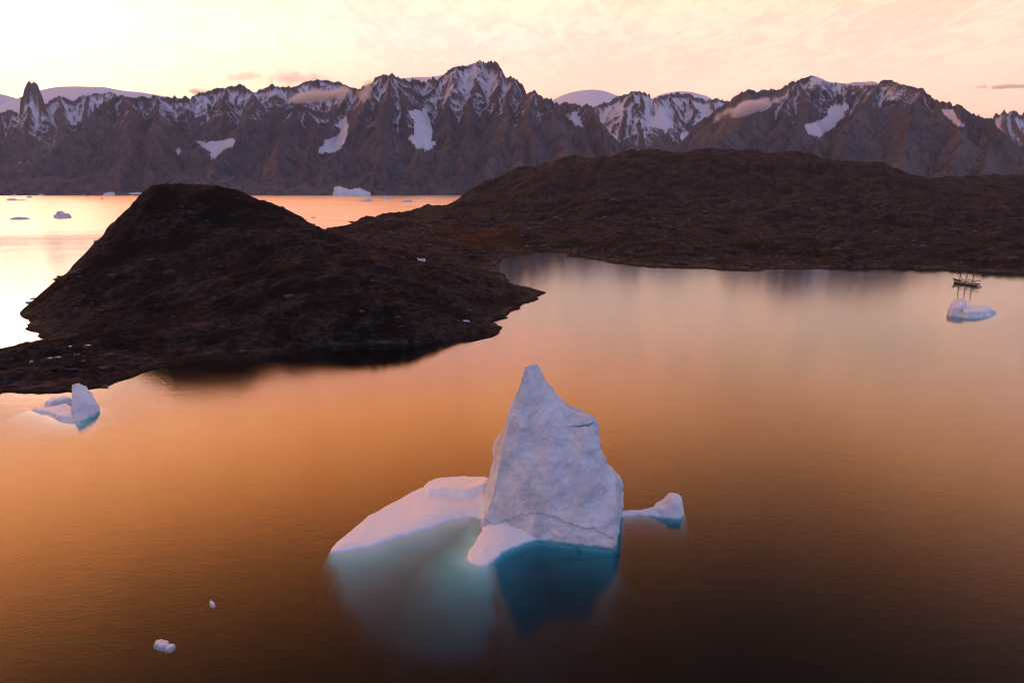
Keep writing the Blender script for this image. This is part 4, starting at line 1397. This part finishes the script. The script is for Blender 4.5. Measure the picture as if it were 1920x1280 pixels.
def build_ship():
    bow = np.array(gp(1789, 530.5))
    stern = np.array(gp(1835, 537))
    L = np.linalg.norm(bow - stern)
    mid = (bow + stern) / 2
    root = empty("sailing_ship", (mid[0], mid[1], 0))
    d = bow - stern
    root.rotation_euler = (0, 0, math.atan2(d[1], d[0]))
    tag(root, "three masted sailing ship with bare masts and dark hull, anchored off the long hill", "ship")
    hullm = mat_plain("ship_hull_paint", (0.022, 0.020, 0.022), 0.5, 0.4)
    white = mat_plain("ship_white_paint", (0.62, 0.62, 0.64), 0.5, 0.4)
    wood = mat_plain("ship_spar_wood", (0.07, 0.045, 0.03), 0.6, 0.3)
    deckm = mat_plain("ship_deck_wood", (0.20, 0.15, 0.11), 0.8, 0.2)
    sailm = mat_plain("ship_furled_canvas", (0.22, 0.17, 0.15), 0.9, 0.1)
    rope = mat_plain("ship_rigging_rope", (0.03, 0.025, 0.022), 0.9, 0.1)
    B = L * 0.20
    s = np.linspace(-0.5, 0.5, 41)                     # -0.5 stern, 0.5 bow
    beam = B / 2 * np.where(s > 0.05, np.clip(1 - ((s - 0.05) / 0.45) ** 2.2, 0, 1), 1 - 0.35 * ((0.05 - s) / 0.55) ** 2.5)
    sheer = 2.0 + 5.2 * np.clip(s, 0, 1) ** 1.6 * 1.6 + 2.4 * np.clip(-s, 0, 1) ** 1.8
    rake = 2.0 * np.clip(s * 2, 0, 1) ** 3
    fr = [(-1.6, 0.55), (-0.6, 0.8), (0.25, 0.93), (0.5, 0.97), (0.82, 1.0), (1.0, 1.0)]
    def hull_strip(levels):
        V, Q = [], []
        n = len(levels)
        for i, si in enumerate(s):
            for side in (-1, 1):
                for lv, bw in levels:
                    z = lv if lv < 0 else lv * sheer[i]
                    V.append((si * L + rake[i] * max(z, 0) / sheer[i], side * max(beam[i] * bw, 0.04), z))
        V = np.array(V)
        for i in range(len(s) - 1):
            for k, side in enumerate((-1, 1)):
                for j in range(n - 1):
                    a = (i * 2 + k) * n + j
                    b = ((i + 1) * 2 + k) * n + j
                    Q.append((a, b, b + 1, a + 1) if side < 0 else (a, a + 1, b + 1, b))
        # stern
        for j in range(n - 1):
            Q.append((j, j + 1, n + j + 1, n + j))
        return V, np.array(Q)
    v, q = hull_strip(fr[:4])
    mesh_obj("hull", v, q, hullm, root)
    v, q = hull_strip([(0.5, 0.975), (0.7, 1.0)])
    mesh_obj("sheer_stripe", v, q, white, root)["label"] = "pale stripe along the hull"
    v, q = hull_strip([(0.7, 1.0), (1.0, 1.0)])
    mesh_obj("bulwark", v, q, hullm, root)
    V = np.array([(si * L, sd * max(beam[i] * 0.97, 0.03), sheer[i] * 0.74) for i, si in enumerate(s) for sd in (-1, 1)])
    Q = np.array([(2 * i, 2 * i + 2, 2 * i + 3, 2 * i + 1) for i in range(len(s) - 1)])
    mesh_obj("deck", V, Q, deckm, root, smooth=False)
    for x0, x1, h in ((-0.36, -0.2, 1.9), (-0.1, 0.0, 1.4), (0.14, 0.22, 1.3)):
        hh = mesh_obj("deckhouse", *boxm(x0 * L, x1 * L, -B * 0.2, B * 0.2, 1.2, 1.6 + h), white, root, smooth=False)
        mesh_obj("roof", *boxm(x0 * L - .2, x1 * L + .2, -B * 0.22, B * 0.22, 1.603 + h, 1.75 + h), wood, hh, smooth=False)
    MH = 19.0
    masts = [0.30, 0.04, -0.22]
    for i, mx in enumerate(masts):
        m = mesh_obj("mast", *join([tube((mx * L, 0, 1), (mx * L - 0.5, 0, MH * 0.66), 0.32, 0.26), tube((mx * L - 0.3, 0, MH * 0.6), (mx * L - 0.8, 0, MH - i * 1.0), 0.22, 0.12)]), wood, root)
        bl = 0.235 * L if i < 2 else 0.36 * L
        b = mesh_obj("boom", *tube((mx * L - 0.3, 0, 4.0), (mx * L - bl, 0, 4.5 + 0.4 * i), 0.13, 0.09), wood, root)
        mesh_obj("furled_sail", *tube((mx * L - 0.7, 0, 4.4), (mx * L - bl * 0.92, 0, 4.85 + 0.4 * i), 0.36, 0.2), sailm, b)
        mesh_obj("gaff", *tube((mx * L - 0.35, 0, 5.2), (mx * L - bl * 0.8, 0, 5.9 + 0.4 * i), 0.1, 0.07), wood, root)
        for sd in (-1, 1):
            sh = [tube((mx * L - 0.5, 0, MH * 0.64), (mx * L + dx, sd * B * 0.46, 2.2), 0.05, n=4) for dx in (-1.2, -0.4, 0.4)]
            mesh_obj("shroud", *join(sh), rope, root)
        if i == 0:
            for zz, ln in ((10.0, 4.4), (13.2, 3.5)):
                mesh_obj("yard", *tube((mx * L - 0.1, -ln, zz), (mx * L - 0.1, ln, zz), 0.1), wood, root)
    bx = 0.5 * L + 1.6
    mesh_obj("bowsprit", *tube((bx - 3, 0, sheer[-1] * 0.86), (bx + 0.22 * L, 0, sheer[-1] * 0.86 + 2.3), 0.22, 0.1), wood, root)
    stays = [tube((bx + 0.22 * L, 0, sheer[-1] * 0.86 + 2.3), (masts[0] * L - 0.7, 0, MH - 1), 0.03, n=4), tube((bx + 0.12 * L, 0, sheer[-1] * 0.86 + 1.3), (masts[0] * L - 0.4, 0, MH * 0.66), 0.03, n=4),
             tube((masts[0] * L - 0.7, 0, MH - 1), (masts[1] * L - 0.7, 0, MH - 2), 0.025, n=4), tube((masts[1] * L - 0.7, 0, MH - 2), (masts[2] * L - 0.7, 0, MH - 3), 0.025, n=4),
             tube((masts[2] * L - 0.7, 0, MH - 3), (-0.5 * L, 0, 3.2), 0.025, n=4)]
    mesh_obj("stay", *join(stays), rope, root)
    # tender lying at the stern
    c, sn = math.cos(root.rotation_euler[2]), math.sin(root.rotation_euler[2])
    lx, ly = -0.5 * L - 2.0, 1.6
    de = empty("dinghy", (mid[0] + lx * c - ly * sn, mid[1] + lx * sn + ly * c, 0))
    de.rotation_euler = (0, 0, root.rotation_euler[2] + 0.3)
    tag(de, "small white dinghy tied at the stern of the sailing ship", "dinghy")
    ss = np.linspace(-0.5, 0.5, 13)
    bw = 0.85 * np.where(ss > 0, np.clip(1 - (ss / 0.5) ** 2, 0.02, 1), 1 - 0.4 * ss ** 2)
    V = []
    for i, si in enumerate(ss):
        for y_, z_ in ((-1, 0.85), (-0.9, 0.1), (-0.4, -0.25), (0.4, -0.25), (0.9, 0.1), (1, 0.85)):
            V.append((si * 4.2, y_ * bw[i], z_ + 0.25 * max(si, 0) * (z_ > 0.5)))
    Q = [(i * 6 + j, i * 6 + j + 1, i * 6 + j + 7, i * 6 + j + 6) for i in range(12) for j in range(5)] + [(0, 1, 4, 5), (1, 2, 3, 4)]
    mesh_obj("hull", np.array(V), np.array(Q), white, de)
    mesh_obj("thwart", *boxm(-0.3, 0.1, -0.75, 0.75, 0.5, 0.56), wood, de, smooth=False)


build_ship()


# ------------------------------------------------------------------ rain pools and old snow on the island
def mat_pool():
    m, k, b = material("pool_water")
    b.inputs['Base Color'].default_value = (0.01, 0.01, 0.012, 1)
    n = k.noise(k.new('ShaderNodeTexCoord').outputs['Object'], 3.0, 2)
    k.set(b.inputs['Roughness'], k.rng(n, 0.3, 0.7, 0.03, 0.08))
    b.inputs['IOR'].default_value = 1.33
    return m


M_POOL = mat_pool()


def blob(name, px, py, w, d, mat, lift, label, cat, group, seed, dome=0.0):
    x, y, z = cast_island(px, py)
    rs = np.random.RandomState(seed)
    n = 18
    an = np.linspace(0, 2 * math.pi, n, endpoint=False)
    rr = 1 + 0.22 * np.sin(an * 2 + rs.rand() * 6) + 0.14 * np.sin(an * 3 + rs.rand() * 6) + 0.06 * rs.randn(n)
    vx, vy = w / 2 * rr * np.cos(an), d / 2 * rr * np.sin(an)
    zz = max(island_z(x + dx, y + dy) for dx in (-w / 2, 0, w / 2) for dy in (-d / 2, 0, d / 2)) if not dome else z
    V = [(0, 0, lift + dome)]
    for f in (0.55, 1.0):
        for i in range(n):
            g = island_z(x + vx[i] * f, y + vy[i] * f) - zz if dome else 0
            V.append((vx[i] * f, vy[i] * f, g + lift + dome * (1 - f)))
    for i in range(n):
        V.append((vx[i] * 1.15, vy[i] * 1.15, -1.5))
    Q = []
    for i in range(n):
        j = (i + 1) % n
        Q += [(1 + i, 1 + j, 1 + n + j, 1 + n + i), (1 + n + i, 1 + n + j, 1 + 2 * n + j, 1 + 2 * n + i)]
    for i in range(0, n, 2):
        Q.append((0, 1 + i, 1 + i + 1, 1 + (i + 2) % n))
    Q = np.array(Q)[:, ::-1]
    o = mesh_obj(name, np.array(V), Q, mat, loc=(x, y, zz))
    o.data.flip_normals()
    tag(o, label, cat, group)


POOLS = [(60, 681), (95, 671), (110, 669), (133, 652), (146, 667), (166, 650)]
WHICH = ["leftmost", "second from the left", "third from the left", "fourth from the left", "fifth from the left", "rightmost"]
for i, (a, b) in enumerate(POOLS):
    blob("rock_pool", a, b, 2.2 + 0.8 * (i % 3), 1.8 + 0.7 * (i % 2), M_POOL, 0.05, "small shining rain pool on the low rocks, " + WHICH[i], "rock pool", "rain pools on the low rocks", i)
blob("snow_patch", 874, 601, 3.6, 3.0, M_SNOW, 0.1, "small white snow patch on the low point of the dome island", "snow patch", None, 21, 0.15)
blob("snow_patch", 790, 487, 5.0, 3.0, M_SNOW, 0.1, "thin old snow patch on the saddle behind the dome", "snow patch", None, 22, 0.15)


# ------------------------------------------------------------------ cloud wisps on the mountains, and the air
def mat_cloud(name, dens, sx, sy, sz, seed):
    m, k, b = material(name)
    k.n.remove(b)
    oc = k.new('ShaderNodeTexCoord').outputs['Object']
    u = k.mapping(oc, (1 / sx, 1 / sy, 1 / sz))
    r = k.vm('LENGTH', u)
    n = k.noise(k.mapping(oc, (1, 1, 1.5), loc=(seed * 531.0, 0, 0)), 0.0065, 5, 0.6, 0.4)
    f = k.m('SUBTRACT', k.m('ADD', n, k.rng(r, 0.0, 1.0, 0.34, -0.34, smooth=False)), 0.5)
    f = k.m('MULTIPLY', k.rng(f, 0.0, 0.22), dens)
    pv = k.new('ShaderNodeVolumePrincipled')
    pv.inputs['Color'].default_value = (0.97, 0.93, 0.93, 1)
    pv.inputs['Anisotropy'].default_value = 0.2
    k.set(pv.inputs['Density'], f)
    k.l.new(pv.outputs[0], k.n['Material Output'].inputs['Volume'])
    return m


def cloud(px, py, dist, sx, sy, sz, roty, dens, label, seed):
    x, y, z = wp(px, py, dist * 1000)
    import bmesh
    bm = bmesh.new()
    bmesh.ops.create_icosphere(bm, subdivisions=4, radius=1.0)
    for v in bm.verts:
        v.co = Vector((v.co.x * sx, v.co.y * sy, v.co.z * sz))
    me = bpy.data.meshes.new("cloud")
    bm.to_mesh(me)
    bm.free()
    me.materials.append(mat_cloud("cloud_vapour_%d" % seed, dens, sx, sy, sz, seed))
    o = bpy.data.objects.new("cloud", me)
    o.location = (x, y, z)
    o.rotation_euler = (0, roty, 0)
    COL.objects.link(o)
    tag(o, label, "cloud", "cloud wisps on the far mountains")


cloud(1405, 203, 6.0, 480, 260, 120, math.radians(-20), 0.022, "slanting cloud wisp clinging to the left slope of the right massif", 1)
cloud(600, 178, 6.9, 620, 300, 120, math.radians(-5), 0.016, "pale cloud bank drifting over the ridge left of the summit", 2)
cloud(690, 172, 6.45, 150, 150, 230, math.radians(22), 0.016, "narrow cloud plume on the left edge of the pyramid peak", 3)
cloud(565, 148, 9.6, 1000, 400, 210, 0.0, 0.0028, "flat peach cloud above the skyline left of the summit", 4)
cloud(455, 143, 9.8, 520, 300, 120, 0.0, 0.0028, "small thin cloud over the jagged ridge, left of the peach cloud", 5)
cloud(1885, 163, 10.5, 900, 400, 60, 0.0, 0.005, "thin streak of cloud at the right edge above the massif", 6)
cloud(375, 172, 9.5, 420, 300, 90, 0.0, 0.006, "low cloud peeping over the ridge left of the jagged peaks", 7)
cloud(1165, 205, 8.3, 330, 200, 36, 0.0, 0.006, "thin mist band across the middle range", 8)


def haze():
    m, k, b = material("haze_air")
    k.n.remove(b)
    pv = k.new('ShaderNodeVolumePrincipled')
    pv.inputs['Color'].default_value = (0.86, 0.86, 0.98, 1)
    pv.inputs['Density'].default_value = HAZE_DENSITY
    pv.inputs['Anisotropy'].default_value = 0.0
    k.l.new(pv.outputs[0], k.n['Material Output'].inputs['Volume'])
    v, q = boxm(-70000, 70000, -25000, 110000, -56, 2600)
    o = mesh_obj("haze", v, q, m, smooth=False)
    tag(o, kind="stuff")


HAZE_DENSITY = 0.000015
haze()
